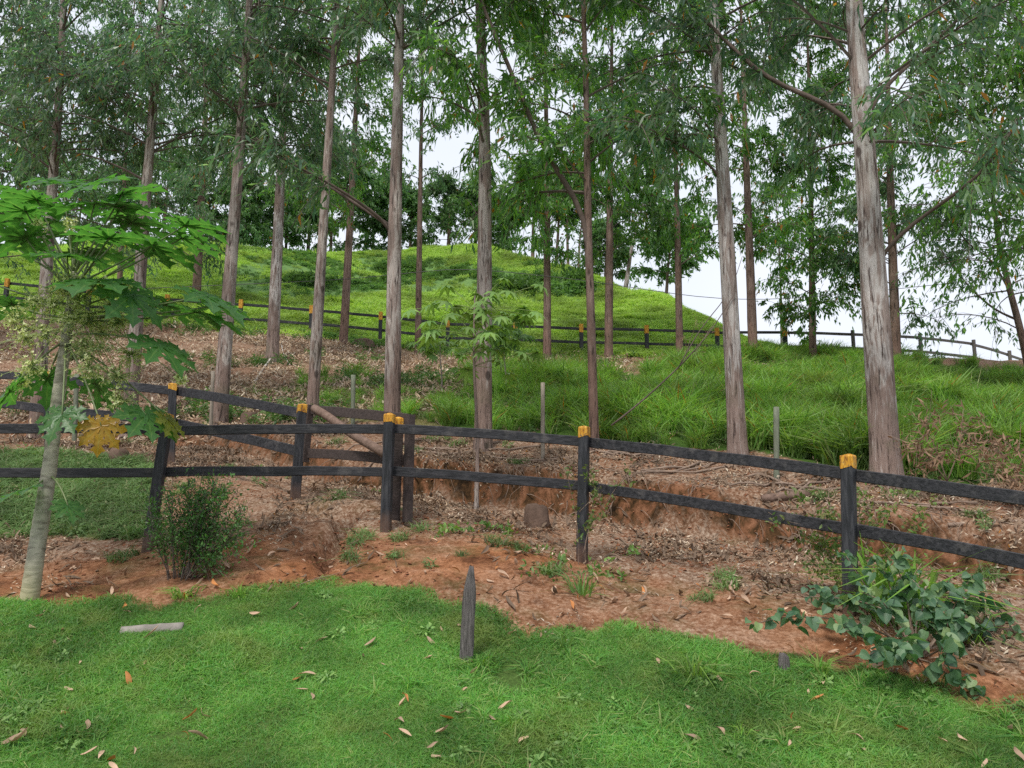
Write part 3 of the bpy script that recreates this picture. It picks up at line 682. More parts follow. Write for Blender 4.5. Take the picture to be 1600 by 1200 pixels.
def tree(name, label, base, marks, wpx, Y, top_z, crown, mat='bark', leaf='euca', group=None, limbs=(), sides=18, flare=.3, foot=2.2, seed=0, base_free=False):
    """base, marks: spots of the photograph on the stem, all Y metres ahead; wpx: stem width there; crown: dict for crown_mesh"""
    b = at(base[0], base[1], Y)
    zg = gz(b.x, b.y)
    P = [b]+[at(x, y, Y) for x, y in marks]
    d = P[1]-P[0]; P[0] = P[0]+d*((zg-.15-P[0].z)/d.z)
    d = (P[-1]-P[-2]).normalized()
    if P[-1].z < top_z: P.append(P[-1]+Vector((d.x*.5, .1*(GR.random()-.5), abs(d.z)))*((top_z-P[-1].z)/max(.3, abs(d.z))))
    r0 = wpx/2/FOC*Y*.89
    Ls = [0]
    for p, q in zip(P, P[1:]): Ls.append(Ls[-1]+(q-p).length)
    rad = [max(.012, r0*(1-.88*(l/Ls[-1])**1.15)) for l in Ls]
    root = thing(name, label, 'tree', (P[0].x, P[0].y, zg), group)
    # finer radius profile
    n = 12; lz = np.linspace(0, Ls[-1], n); PP = [Vector([np.interp(l, Ls, [p[i] for p in P]) for i in range(3)]) for l in lz]
    rr = [max(.012, r0*(1-.88*(l/Ls[-1])**1.15)) for l in lz]
    me, C, r = trunk_mesh('trunk', PP, rr, M[mat], sides=sides, rough=.06, seed=seed, foot_h=foot, flare=flare)
    link('trunk', me, root); extra = []
    for lm in limbs:
        pts = [at(x, y, Y+dy) for x, y, dy in lm['p']]
        o, Cc = limb_obj(pts, lm['r']*.74, lm.get('r1', .02)*.74, root); 
        if lm.get('leafy', True): extra.append((Cc[4:], .012))
    if crown:
        c = dict(crown); g = np.random.default_rng(100+seed)
        if 'zpx' in c: c['z0'] = at(base[0], c.pop('zpx'), Y).z
        c.setdefault('z1', top_z-.2)
        me = crown_mesh(g, C, r, mats=(M['twig'], M[leaf]), extra=extra or None, **c); link('crown', me, root)
    return root
def far(n_limb=26, reach=2.4, n_leaf=7000, zpx=430, **k): return dict(n_limb=int(n_limb*2.1), reach=reach*1.25, tuft=.01, n_leaf=int(n_leaf*1.75), leafL=.205, leafW=.074, zpx=zpx+25, twig_n=3, simple=True, **k)
def near(n_limb=16, reach=2.0, n_leaf=6500, zpx=270, **k): return dict(n_limb=int(n_limb*1.9), reach=reach*1.25, z1=12.6, tuft=.0, n_leaf=int(n_leaf*.92), leafL=.18, leafW=.042, zpx=zpx+60, twig_n=3, **k)
def plant_trees():
    G1, G2 = 'eucalyptus trunks along the cut bank', 'eucalyptus trees along the upper fence'
    T = lambda *a, **k: tree('eucalyptus_tree', *a, **k)
    T('shaded eucalyptus at the far left, trunk mostly behind the papaya leaves', (58, 652), [(74, 400), (94, 130), (99, 0)], 25, 16.6, 17, near(20, 2.6, 8000, 330), 'bark', group=G1, seed=1, sides=14)
    T('eucalyptus rising straight behind the right side of the papaya crown', (203, 648), [(226, 330), (248, 60), (254, -20)], 25, 16.0, 17, near(18, 2.4, 7000, 230), 'bark', group=G1, seed=2, sides=14)
    T('eucalyptus behind the papaya fence post, cut stub beside a litter slope', (343, 661), [(363, 380), (385, 90), (391, -20)], 27, 15.4, 17, near(18, 2.3, 7500, 190), 'bark', group=G1, seed=3,
      limbs=[dict(p=[(378, 200, 0), (430, 245, -.2), (480, 268, -.4), (540, 308, -.6), (608, 352, -.8)], r=.012, r1=.05, leafy=False)])
    T('slim pinkish eucalyptus directly behind the wooden gate', (487, 660), [(500, 440), (514, 210), (528, -10)], 22, 14.3, 16, near(14, 2.0, 5000, 120), 'bark', group=G1, seed=4)
    T('pinkish brown eucalyptus behind the yellow-capped corner post', (612, 698), [(616, 400), (622, 150), (626, -10)], 31, 12.4, 15, near(13, 2.0, 4500, 130), 'bark', group=G1, seed=5,
      limbs=[dict(p=[(618, 395, .05), (612, 354, 0), (570, 322, -.3), (545, 305, -.5), (490, 272, -.8), (440, 250, -1), (400, 215, -1.2)], r=.045, r1=.012)])
    T('thick stringy eucalyptus with the young sapling in front of it', (755, 706), [(757, 450), (758, 200), (748, -10)], 32, 12.3, 15, near(15, 1.8, 7000, 180), 'bark', 'euca_green', group=G1, seed=6)
    T('dark slender tree forking into a long limb that leans left', (929, 698), [(923, 480), (918, 330), (917, 180), (911, -10)], 17, 11.8, 15, near(14, 2.0, 7000, 330), 'bark_far', 'euca_green', group=G1, seed=7,
      limbs=[dict(p=[(921, 420, 0), (919, 350, 0), (900, 303, -.05), (862, 262, -.2), (830, 190, -.3), (790, 90, -.5), (752, 10, -.6), (735, -50, -.7)], r=.066, r1=.035)])
    T('pale eucalyptus with peeling grey bark right of the slender forked tree', (1153, 712), [(1139, 450), (1127, 230), (1113, -10)], 33, 11.3, 15, near(15, 2.0, 6500, 240), 'bark_pale', group=G1, seed=8,
      limbs=[dict(p=[(1130, 310, .05), (1126, 272, 0), (1080, 235, -.2), (1040, 215, -.3), (985, 185, -.4)], r=.03, r1=.012)])
    T('thickest eucalyptus, pale peeling trunk behind the nearest yellow-capped post', (1386, 746), [(1368, 480), (1352, 250), (1333, -10)], 52, 10.2, 14.5, near(16, 2.2, 7500, 190, aim=(.2, .4)), 'bark_pale', group=G1, seed=9, sides=26,
      limbs=[dict(p=[(1352, 235, .1), (1338, 192, 0), (1290, 158, .1), (1235, 143, .2), (1180, 110, .3), (1120, 50, .5), (1050, -20, .6)], r=.055, r1=.028),
             dict(p=[(1344, 235, .1), (1348, 190, 0), (1375, 140, .1), (1425, 98, .2), (1470, 55, .4), (1530, 0, .5), (1560, -40, .6)], r=.045, r1=.022),
             dict(p=[(1360, 440, .1), (1376, 395, 0), (1410, 362, -.2), (1450, 332, -.4), (1500, 298, -.7), (1530, 278, -.9), (1570, 220, -1.1), (1620, 150, -1.2)], r=.045, r1=.018)])
    # row along the upper fence
    T('far eucalyptus whose dark trunk stands on the bright left pasture', (308, 442), [(317, 260), (326, 60)], 16, 36, 29, far(34, 3.2, 9000, 400), 'bark_far', 'euca', group=G2, seed=21, sides=12)
    T('pale-footed eucalyptus standing alone on the upper left litter slope', (427, 526), [(438, 280), (449, 60)], 23, 24, 22, far(26, 2.6, 8000, 300), 'bark_pale', 'euca', group=G2, seed=22, sides=14)
    T('brown eucalyptus between the two leftmost clear upper fence posts', (537, 528), [(550, 290), (562, 50)], 16, 29.5, 25, far(26, 2.7, 8000, 330), 'bark_far', 'euca_green', group=G2, seed=23, sides=12)
    T('thinnest straight dark tree, in the sky gap right of the corner-post eucalyptus', (653, 539), [(657, 270), (662, 10)], 12, 30, 25, far(16, 1.9, 2600, 270), 'bark_far', 'euca', group=G2, seed=24, sides=10)
    T('brown tree of the upper row with a low round green crown', (855, 553), [(855, 320), (852, 60)], 15, 30, 25, far(30, 2.6, 10000, 400), 'bark_far', 'euca_green', group=G2, seed=25, sides=12)
    T('brown tree of the upper row just right of the slender forked tree', (951, 554), [(953, 310), (956, 60)], 16, 30, 25, far(30, 2.6, 9500, 380), 'bark_far', 'euca_green', group=G2, seed=26, sides=12)
    T('short-looking brown tree at the right end of the bright pasture', (1062, 553), [(1058, 320), (1050, 80)], 14, 30, 24, far(26, 2.5, 8000, 400), 'bark_far', 'euca_green', group=G2, seed=27, sides=12)
    T('dark straight tree rising close right of the pale peeling eucalyptus', (1177, 559), [(1167, 280), (1157, 0)], 18, 28.5, 24, far(26, 2.5, 8000, 360), 'bark_far', 'euca_green', group=G2, seed=28, sides=12)
    T('tree with leafy shoots covering its trunk down to the upper fence', (1270, 551), [(1267, 300), (1262, 60)], 13, 30, 24, far(40, 2.2, 12000, 520), 'bark_far', 'euca_green', group=G2, seed=29, sides=12)
    T('dark straight tree on the ridge close behind the thickest eucalyptus', (1400, 565), [(1391, 280), (1384, 0)], 18, 28.5, 24, far(24, 2.6, 7500, 470), 'bark_far', 'euca', group=G2, seed=30, sides=12)
    T('far thin eucalyptus on the left pasture seen through the papaya crown', (186, 470), [(193, 300), (206, 60)], 10, 36, 28, far(30, 3.0, 8500, 330), 'bark_far', 'euca', group=G2, seed=31, sides=10)
    tree('ridge_tree', 'sparse small tree with angled limbs at the right end of the ridge', (1612, 600), [(1596, 520), (1578, 455), (1560, 380), (1545, 250)], 13, 27, 17, far(20, 2.9, 2600, 500, rise=(.0, .6), aim=(3.14, .55)), 'bark_far', 'euca', seed=33, sides=10, flare=.1,
         limbs=[dict(p=[(1590, 500, 0), (1555, 485, 0), (1520, 455, 0), (1500, 430, 0), (1470, 390, 0)], r=.06, r1=.02), dict(p=[(1575, 450, 0), (1550, 405, 0), (1510, 380, .2), (1480, 330, .3)], r=.05, r1=.02)])
    tree('canopy_tree', 'leafy tree beyond the ridge filling the upper right corner', (1720, 640), [(1700, 400), (1660, 200), (1640, 60)], 24, 21, 19, far(46, 4.4, 15000, 430, aim=(3.2, .4)), 'bark', 'euca_green', seed=34, sides=12)
    tree('canopy_tree', 'leafy tree at the left edge behind the papaya, trunk out of sight', (-60, 560), [(-40, 300), (-20, 60)], 24, 25, 22, far(44, 4.4, 14000, 400), 'bark', 'euca', seed=35, sides=12)
    # trees on the hill top
    HG = 'trees on the hill top'
    def hilltree(label, base, Y, marks, w, ztop_px, n, reach, zpx, leaf='euca_far', mat='bark_far', rise=(.1, .9), seed=0, nl=5000, aim=None):
        zt = at(base[0], ztop_px, Y).z
        tree('hill_tree', label, base, marks, w, Y, zt, dict(n_limb=n, reach=reach, n_leaf=int(nl*1.5), leafL=.28, leafW=.12, zpx=zpx, twig_n=4, simple=True, droop=.45, rise=rise, aim=aim), mat, leaf, HG, seed=seed, sides=8, flare=.1)
    hilltree('dark rounded tree on the hill top left of the thin straight trunk', (545, 425), 61, [(543, 300), (540, 240)], 8, 225, 30, 3.6, 345, seed=41, nl=7000)
    hilltree('bright round-crowned tree on the crest behind the brown upper-row tree', (832, 418), 60, [(834, 320), (836, 270)], 8, 250, 30, 3.2, 340, seed=42, nl=6500)
    hilltree('round green tree low on the right shoulder of the hill', (1040, 480), 47, [(1045, 400), (1058, 340)], 8, 325, 26, 2.6, 440, seed=43, nl=6000)
    hilltree('bare-footed tree in the clump on the crest, leftmost of its three trunks', (868, 424), 58, [(873, 350), (872, 290)], 8, 270, 18, 2.6, 350, seed=44, nl=3000)
    hilltree('bare-footed tree in the clump on the crest, middle of its three trunks', (888, 429), 57, [(886, 350), (890, 290)], 7, 265, 18, 2.6, 345, seed=45, nl=3000)
    hilltree('bare-footed tree in the clump on the crest, rightmost of its three trunks', (903, 434), 57, [(906, 370), (916, 300)], 6, 280, 18, 2.6, 345, seed=46, nl=3000)
    hilltree('pale leaning tree standing on the crest right of the trunk clump', (976, 462), 51, [(986, 390), (1003, 330)], 10, 270, 20, 2.6, 350, mat='bark_pale', seed=47, nl=3200)
    hilltree('tree on the left end of the hill top behind the papaya', (255, 398), 54, [(258, 330), (262, 290)], 9, 240, 26, 3.2, 340, seed=48, nl=5500)
    hilltree('tree among dark undergrowth between two left eucalyptus trunks', (400, 412), 58, [(402, 350), (404, 310)], 8, 290, 24, 3.0, 390, seed=49, nl=5000)
    hilltree('wide tree on the crest left of the stringy eucalyptus', (700, 410), 63, [(702, 350), (705, 310)], 8, 285, 26, 3.2, 385, seed=50, nl=5500)
    hilltree('tree on the crest close behind the brown left upper-row trunk', (480, 410), 62, [(484, 350), (488, 300)], 8, 260, 24, 3.0, 380, seed=51, nl=5000)
    hilltree('tree on the far left skyline behind the papaya leaves', (60, 405), 54, [(62, 330), (66, 280)], 10, 230, 30, 3.8, 360, seed=52, nl=6500)
    hilltree('leafy tree on the crest behind the corner-post eucalyptus', (610, 405), 64, [(612, 350), (615, 310)], 8, 280, 24, 3.2, 375, seed=54, nl=5000)
    for q, (lab, px, py, Yv, ztp, zp, rc) in enumerate([
            ('bushy low tree on the hill top behind the right side of the papaya crown', 172, 396, 52, 255, 385, 3.4), ('bushy dark tree on the hill top just left of the cut-stub eucalyptus', 330, 396, 55, 275, 390, 3.2),
            ('round bushy tree on the hill top just right of the cut-stub eucalyptus', 376, 402, 57, 285, 396, 3.2), ('low bushy tree on the hill top just right of the pale-footed eucalyptus', 446, 408, 60, 290, 402, 3.0),
            ('low bushy tree on the hill top just right of the slim pinkish eucalyptus', 516, 408, 62, 265, 400, 3.2), ('narrow bushy tree on the hill top just left of the corner-post eucalyptus', 582, 408, 64, 285, 402, 3.0),
            ('low bushy tree on the crest close left of the thinnest dark tree', 640, 408, 64, 300, 402, 2.8), ('feathery tree on the crest directly behind the stringy eucalyptus', 742, 408, 63, 275, 398, 3.2),
            ('small bushy tree on the crest right of the stringy eucalyptus', 785, 410, 62, 300, 402, 2.8), ('small bushy tree on the right shoulder of the hill by the pale leaning tree', 945, 452, 52, 330, 440, 2.4)]):
        hilltree(lab, (px, py), Yv, [(px+2, py-50), (px+4, py-90)], 7, ztp, 30, rc, zp, seed=70+q, nl=5200)
    tree('ridge_tree', 'thin pale sapling by the last orange-headed upper fence posts', (1222, 545), [(1219, 420), (1214, 330), (1210, 250)], 6, 36, 17, far(14, 1.6, 1500, 420), 'bark_pale', 'euca', seed=53, sides=8, flare=.1)
plant_trees()
# ------------------------------------------------------------------ scattered ground cover
def scatter(name, pts, rot, scl, idx, sources, label=None):
    """ONE object of kind stuff: geometry nodes put copies of the source meshes on the points"""
    n = len(pts); me = bpy.data.meshes.new(name); me.vertices.add(n); me.vertices.foreach_set('co', np.asarray(pts, np.float32).ravel())
    a = me.attributes.new('rot', 'FLOAT_VECTOR', 'POINT'); a.data.foreach_set('vector', np.asarray(rot, np.float32).ravel())
    a = me.attributes.new('scl', 'FLOAT', 'POINT'); a.data.foreach_set('value', np.asarray(scl, np.float32))
    a = me.attributes.new('pick', 'INT', 'POINT'); a.data.foreach_set('value', np.asarray(idx, np.int32))
    col = bpy.data.collections.new(name+'_pieces')
    for i, s in enumerate(sources):
        o = bpy.data.objects.new(f'{name}_piece_{i:02d}', s); col.objects.link(o)
    ng = bpy.data.node_groups.new(name, 'GeometryNodeTree')
    ng.interface.new_socket('Geometry', in_out='INPUT', socket_type='NodeSocketGeometry'); ng.interface.new_socket('Geometry', in_out='OUTPUT', socket_type='NodeSocketGeometry')
    N = ng.nodes; L = ng.links.new
    gi, go = N.new('NodeGroupInput'), N.new('NodeGroupOutput'); ip = N.new('GeometryNodeInstanceOnPoints')
    ci = N.new('GeometryNodeCollectionInfo'); ci.inputs['Collection'].default_value = col; ci.inputs['Separate Children'].default_value = True; ci.inputs['Reset Children'].default_value = True
    def at_(nm, ty):
        q = N.new('GeometryNodeInputNamedAttribute'); q.data_type = ty; q.inputs['Name'].default_value = nm; return q.outputs['Attribute']
    er = N.new('FunctionNodeEulerToRotation'); L(at_('rot', 'FLOAT_VECTOR'), er.inputs[0])
    mp = N.new('GeometryNodeMeshToPoints'); L(gi.outputs[0], mp.inputs['Mesh'])
    L(mp.outputs[0], ip.inputs['Points']); L(ci.outputs[0], ip.inputs['Instance']); ip.inputs['Pick Instance'].default_value = True
    L(at_('pick', 'INT'), ip.inputs['Instance Index']); L(er.outputs[0], ip.inputs['Rotation']); L(at_('scl', 'FLOAT'), ip.inputs['Scale']); L(ip.outputs[0], go.inputs[0])
    o = link(name, me); o.modifiers.new('scatter', 'NODES').node_group = ng
    o['kind'] = 'stuff'
    if label: o['label'] = label
    return o
def eulers(nrm, yaw):
    """XYZ euler angles that carry +Z onto nrm after a spin by yaw"""
    out = np.empty((len(nrm), 3))
    for i, (n, y) in enumerate(zip(nrm, yaw)):
        q = Vector((0, 0, 1)).rotation_difference(Vector(n)).to_matrix() @ Matrix.Rotation(y, 3, 'Z'); out[i] = q.to_euler()
    return out
def blades(g, n, size, h, w, lean, mat, name, flop=.5, fan=False):
    """n grass blades on a disc"""
    r = size*np.sqrt(g.random(n)) if not fan else size*g.random(n)**1.5; a = g.uniform(0, 2*np.pi, n)
    P = np.stack([r*np.cos(a), r*np.sin(a), -.01*np.ones(n)], 1)
    az = g.uniform(0, 2*np.pi, n) if not fan else a+g.normal(size=n)*.5
    D = unit(np.stack([np.cos(az)*lean, np.sin(az)*lean, np.ones(n)], 1)*np.array([1, 1, 1])+g.normal(size=(n, 3))*lean*.5)
    L = h*g.uniform(.45, 1.2, n); W = w*g.uniform(.7, 1.3, n)
    S = unit(np.cross(D, np.array([0, 0, 1.])+g.normal(size=(n, 3))*.3))
    bend = np.stack([np.cos(az)*flop, np.sin(az)*flop, -flop*.75*np.ones(n)], 1)*g.uniform(.2, 1.2, n)[:, None]
    V, F = strip_leaves(P, D, S, L, W, bend, .9, .12, .5)
    return np_mesh(name, V, F, mat)
def weed_mesh(g, n, size, h, l, w, mat, name):
    a = g.uniform(0, 2*np.pi, n); r = size*np.sqrt(g.random(n)); z = h*g.random(n)
    P = np.stack([r*np.cos(a)*.6, r*np.sin(a)*.6, z], 1); D = unit(np.stack([np.cos(a), np.sin(a), g.uniform(-.3, .5, n)], 1)+g.normal(size=(n, 3))*.4)
    S = unit(np.cross(D, np.array([0, 0, 1.])+g.normal(size=(n, 3))*.4)); V, F = strip_leaves(P, D, S, l*g.uniform(.6, 1.3, n), w*g.uniform(.7, 1.2, n), g.normal(size=(n, 3))*.1-np.array([0, 0, .15]), .3, .1, .45)
    return np_mesh(name, V, F, mat)
def curl_leaf(g, L, W, curl, n=5, fold=.25, twist=None):
    """a dry curled leaf lying on its edge or face: returns V, F (left, rib, right strips)"""
    twist = g.uniform(-1.6, 1.6) if twist is None else twist; V = []; a0 = g.uniform(0, 6); side = g.uniform(-.5, .5); x = y = z = 0.; th = g.uniform(-.2, .2)
    for i in range(n+1):
        s = i/n; w = W/2*(math.sin(math.pi*(.06+.90*s))**.8)*(1 if s < .55 else 1-.25*(s-.55)); tw = twist*(s-.5)
        for q in (-1, 0, 1):
            yy = q*w; zz = abs(q)*w*fold*2
            V.append((x-L/2, y+yy*math.cos(tw)-zz*math.sin(tw), z+yy*math.sin(tw)+zz*math.cos(tw)))
        th += curl/n*g.uniform(.5, 1.5); x += L/n*math.cos(th); z += L/n*math.sin(th)*.8; y += L/n*(.25*math.sin(s*5+a0)+side*(s-.2))
    V = np.array(V); V[:, 2] -= V[:, 2].min()
    F = [(i*3+j, i*3+3+j, i*3+4+j, i*3+1+j) for i in range(n) for j in (0, 1)]
    return V, np.array(F)
def zone_points(g, n, x0, x1, y0, y1, dens):
    """n candidate points kept with probability dens(masks, X, Y)"""
    X = g.uniform(x0, x1, n); Y = g.uniform(y0, y1, n); Z = terrain(X, Y); mk = masks(X, Y, Z); p = dens(mk, X, Y); px, py = proj(np.stack([X, Y, Z], -1))
    k = (g.random(n) < p) & (px > -160) & (px < 1760) & (py < 1290)
    return np.stack([X, Y, Z], 1)[k]
def ground_cover():
    g = np.random.default_rng(5)
    # lawn
    src = [blades(g, 300, .17, hh, .0046, .6, M['grass'], 'lawn_patch', .45) for hh in (.05, .055, .06, .07, .085)]
    P = zone_points(g, 16000, -7.5, 7.5, 3.6, 8.2, lambda m, x, y: m['lawn']*np.clip(.80+.75*fbm(x*1.9, y*1.9, oct=3, seed=8), .10, 1))
    scatter('lawn_grass', P, eulers(normals(P[:, 0], P[:, 1]), g.uniform(0, 6.3, len(P))), np.clip(.9+.4*fbm(P[:, 0]*1.3, P[:, 1]*1.3, oct=2, seed=9), .6, 1.5)*g.uniform(.75, 1.2, len(P)), g.integers(0, 5, len(P)), src, 'short mown green grass of the lawn')
    # coarser tufts and broad-leaved weeds in the lawn
    src = [blades(g, 50, .06, hh, .0065, .8, M['grass'], 'coarse_patch', .6, True) for hh in (.11, .13, .16)]+[weed_mesh(g, 40, .09, .05, .045, .022, M['weed'], 'weed_patch') for _ in range(3)]
    P = zone_points(g, 2600, -7, 7.5, 3.8, 8, lambda m, x, y: m['lawn']*np.clip(.34+.9*fbm(x*.9, y*.9, oct=3, seed=18), .04, 1))
    scatter('lawn_weeds', P, eulers(normals(P[:, 0], P[:, 1]), g.uniform(0, 6.3, len(P))), g.uniform(.6, 1.15, len(P)), np.where(g.random(len(P)) < .75, g.integers(0, 3, len(P)), g.integers(3, 6, len(P))), src, 'coarse grass tufts and small broad leaved weeds in the lawn')
    # weeds of the left verge and here and there on the soil
    src = [blades(g, 80, .15, .24, .010, .8, M['verge'], 'verge_patch', .6) for _ in range(4)]+[weed_mesh(g, 60, .16, .13, .07, .026, M['verge'], 'weed_patch') for _ in range(2)]
    P = zone_points(g, 9000, -11, -3, 8.2, 14.5, lambda m, x, y: m['verge']*np.clip(.5+.6*fbm(x*.8, y*.8, oct=2, seed=29), .08, .9))
    Q = zone_points(g, 5000, -9, 6, 5.6, 17, lambda m, x, y: (1-m['lawn'])*(1-m['past'])*.055*np.clip(fbm(x*.8, y*.8, oct=2, seed=28)*2, 0, 1))
    P = np.r_[P, Q]; scatter('verge_weeds', P, eulers(normals(P[:, 0], P[:, 1]), g.uniform(0, 6.3, len(P))), g.uniform(.5, 1.0, len(P)), g.integers(0, 6, len(P)), src, 'low green weeds and grass beside the fences')
    # tall grass of the slope
    src = [blades(g, 64, .17, .74, .022, .32, M['tallgrass'], 'tall_patch', .45) for _ in range(4)]+[blades(g, 34, .15, .80, .014, .35, M['verge'], 'dry_stalk_patch', .4)]
    P = zone_points(g, 26000, -10, 19, 9.2, 34, lambda m, x, y: np.clip(m['tall']*(.5+.7*fbm(x*.6, y*.6, oct=2, seed=38))+m['low']*.22, 0, 1))
    sc = np.clip(.68+.5*fbm(P[:, 0]*.75, P[:, 1]*.75, oct=3, seed=39), .30, 1.45)*g.uniform(.75, 1.15, len(P)); px, py = proj(P); sc *= np.where(in_poly(px, py, LOW), .5, 1)
    scatter('tall_grass', P, eulers(np.tile([[0, -.05, 1.]], (len(P), 1)), g.uniform(0, 6.3, len(P))), sc, g.integers(0, 5, len(P)), src, 'long bright green grass on the slope among the trunks')
    # pasture sward and undergrowth
    src = [blades(g, 90, .55, .30, .035, .7, M['pasture'], 'sward_patch', .5) for _ in range(4)]
    P = zone_points(g, 26000, -36, 15, 29, 62, lambda m, x, y: m['past']*(1-.9*m['under'])*(y < 64)*.8)
    scatter('pasture_grass', P, eulers(normals(P[:, 0], P[:, 1]), g.uniform(0, 6.3, len(P))), np.clip(.8+.5*fbm(P[:, 0]*.3, P[:, 1]*.5, oct=3, seed=48), .3, 1.5), g.integers(0, 4, len(P)), src, 'bright yellow green grass of the hill pasture')
    src = [weed_mesh(g, 100, .6, .34, .20, .08, M['under'], 'thicket_patch') for _ in range(4)]
    P = zone_points(g, 12000, -34, 10, 33, 63, lambda m, x, y: m['under']*np.clip(.45+.7*fbm(x*.22, y*.3, oct=3, seed=56), .05, .9))
    Q = zone_points(g, 2600, -20, 18, 24, 33, lambda m, x, y: np.exp(-((y-y_on(UPPER, x)+.8)/1.0)**2)*.55*np.clip(.4+fbm(x*.4, y*.4, oct=2, seed=58), 0, 1))
    sc = np.r_[np.clip(.7+.7*fbm(P[:, 0]*.25, P[:, 1]*.4, oct=3, seed=57), .3, 1.9), g.uniform(.3, .75, len(Q))]; P = np.r_[P, Q]
    scatter('undergrowth', P, eulers(np.tile([[0, 0, 1.]], (len(P), 1)), g.uniform(0, 6.3, len(P))), sc, g.integers(0, 4, len(P)), src, 'dark green thicket on the hill and weeds along the upper fence')
    # ferny green on the litter slope
    src = [weed_mesh(g, 60, .22, .30, .16, .035, M['under'], 'fern_patch') for _ in range(3)]
    P = zone_points(g, 4200, -14, 8, 13, 31, lambda m, x, y: (1-m['tall'])*(1-m['past'])*(y > y_on(BANK, x)+.5)*np.clip(.05+.9*fbm(x*.45, y*.45, oct=3, seed=68), 0, .7))
    scatter('slope_weeds', P, eulers(np.tile([[0, 0, 1.]], (len(P), 1)), g.uniform(0, 6.3, len(P))), g.uniform(.5, 1.2, len(P)), g.integers(0, 3, len(P)), src, 'patches of low weeds on the litter covered slope')
    # leaf litter: near, single curled leaves; far, handfuls
    src = []
    for i in range(10):
        V, F = curl_leaf(g, g.uniform(.09, .17), g.uniform(.018, .034), g.uniform(-1.2, 1.6)); src.append(np_mesh('dry_leaf', V, F, M['litter']))
    def dens(m, x, y):
        tr = sstep(-.2, .5, y-y_on(FENCE, x)); up = sstep(.2, .5, y-y_on(BANK, x)); pat = np.clip(.5+1.1*fbm(x*1.1, y*1.1, oct=3, seed=71), .03, 1)
        return (1-m['lawn'])*(1-.85*m['tall'])*(1-.7*m['verge'])*(1-m['past'])*np.clip(.10+.85*np.maximum(tr, up), 0, 1)*pat*(1-.75*m['face'])
    P = zone_points(g, 60000, -11, 7, 5.4, 18, dens)
    rot = eulers(normals(P[:, 0], P[:, 1]), g.uniform(0, 6.3, len(P)))+g.normal(size=(len(P), 3))*.22
    P[:, 2] += .006
    scatter('leaf_litter', P, rot, g.uniform(.6, 1.5, len(P)), g.integers(0, 10, len(P)), src, 'dry eucalyptus leaves covering the track and the banks')
    frag = []
    for i in range(4):                                        # crumbs of leaf and bark between the whole leaves
        VV, FF, o = [], [], 0
        for j in range(30):
            V, F = curl_leaf(g, g.uniform(.02, .07), g.uniform(.008, .02), g.uniform(-1, 1), n=2); a = g.uniform(0, 6.3); c, s_ = math.cos(a), math.sin(a)
            V = np.c_[V[:, 0]*c-V[:, 1]*s_+g.normal()*.12, V[:, 0]*s_+V[:, 1]*c+g.normal()*.12, V[:, 2]+g.random()*.008]; VV.append(V); FF.append(F+o); o += len(V)
        frag.append(np_mesh('leaf_crumbs', np.concatenate(VV), np.concatenate(FF), M['litter']))
    P = zone_points(g, 16000, -11, 7, 5.4, 16, lambda m, x, y: np.clip(dens(m, x, y)*.5, 0, 1))
    scatter('leaf_crumbs', P, eulers(normals(P[:, 0], P[:, 1]), g.uniform(0, 6.3, len(P))), g.uniform(.6, 1.3, len(P)), g.integers(0, 4, len(P)), frag, 'crumbled dry leaves and bark between the whole leaves')
    clod = []
    for i in range(5):
        n = 7; V = []; 
        for t, q in ((0, 1.), (.5, .95), (.9, .5)):
            for j in range(n): a = 2*math.pi*j/n; rr = q*(1+.3*g.normal()*.6); V.append((rr*math.cos(a), rr*math.sin(a)*.8, t*.75+.1*g.normal()-.2))
        mbc = MB(); mbc.add(V, [(i_*n+j, i_*n+(j+1) % n, (i_+1)*n+(j+1) % n, (i_+1)*n+j) for i_ in (0, 1) for j in range(n)]+[tuple(range(2*n, 3*n))]); oc = mbc.build('clod_piece', M['clod'], None, smooth=False); clod.append(oc.data); bpy.data.objects.remove(oc)
    P = zone_points(g, 60000, -9, 6.5, 5.2, 14, lambda m, x, y: (1-m['lawn'])*(1-.9*m['verge'])*(1-m['tall'])*np.clip(.12+.9*fbm(x*1.2, y*1.2, oct=3, seed=91)+.5*m['face'], 0, .8))
    scatter('soil_clods', P, g.uniform(0, 6.28, (len(P), 3))*np.array([.1, .1, 1]), .006+.020*g.random(len(P))**3.5, g.integers(0, 5, len(P)), clod, 'crumbs and clods of red soil')
    src2 = []
    for i in range(4):
        VV, FF, o = [], [], 0
        for j in range(26):
            V, F = curl_leaf(g, g.uniform(.10, .2), g.uniform(.025, .045), g.uniform(-1, 1.6), n=3); a = g.uniform(0, 6.3); c, s = math.cos(a), math.sin(a)
            V = np.c_[V[:, 0]*c-V[:, 1]*s+g.normal()*.28, V[:, 0]*s+V[:, 1]*c+g.normal()*.28, V[:, 2]+g.random()*.05]; VV.append(V); FF.append(F+o); o += len(V)
        src2.append(np_mesh('dry_leaves', np.concatenate(VV), np.concatenate(FF), M['litter']))
    P = zone_points(g, 9000, -20, 14, 15, 33, lambda m, x, y: dens(m, x, y)*.9)
    scatter('slope_litter', P, eulers(normals(P[:, 0], P[:, 1]), g.uniform(0, 6.3, len(P))), g.uniform(.7, 1.3, len(P)), g.integers(0, 4, len(P)), src2, 'dry leaves covering the slope below the upper fence')
    # bark strips and twigs
    src3 = []
    for i in range(8):
        mb = MB(); L = g.uniform(.35, 1.1); p = [Vector((0, 0, .01))]; a = 0
        for k in range(6): a += g.normal()*.25; p.append(p[-1]+Vector((math.cos(a), math.sin(a), g.normal()*.09))*(L/6))
        mb.tube(p, [.0055*g.uniform(.5, 1.7)*(1-.1*k) for k in range(7)], 4); o = mb.build('twig_piece', M['stick'], None); src3.append(o.data); bpy.data.objects.remove(o)
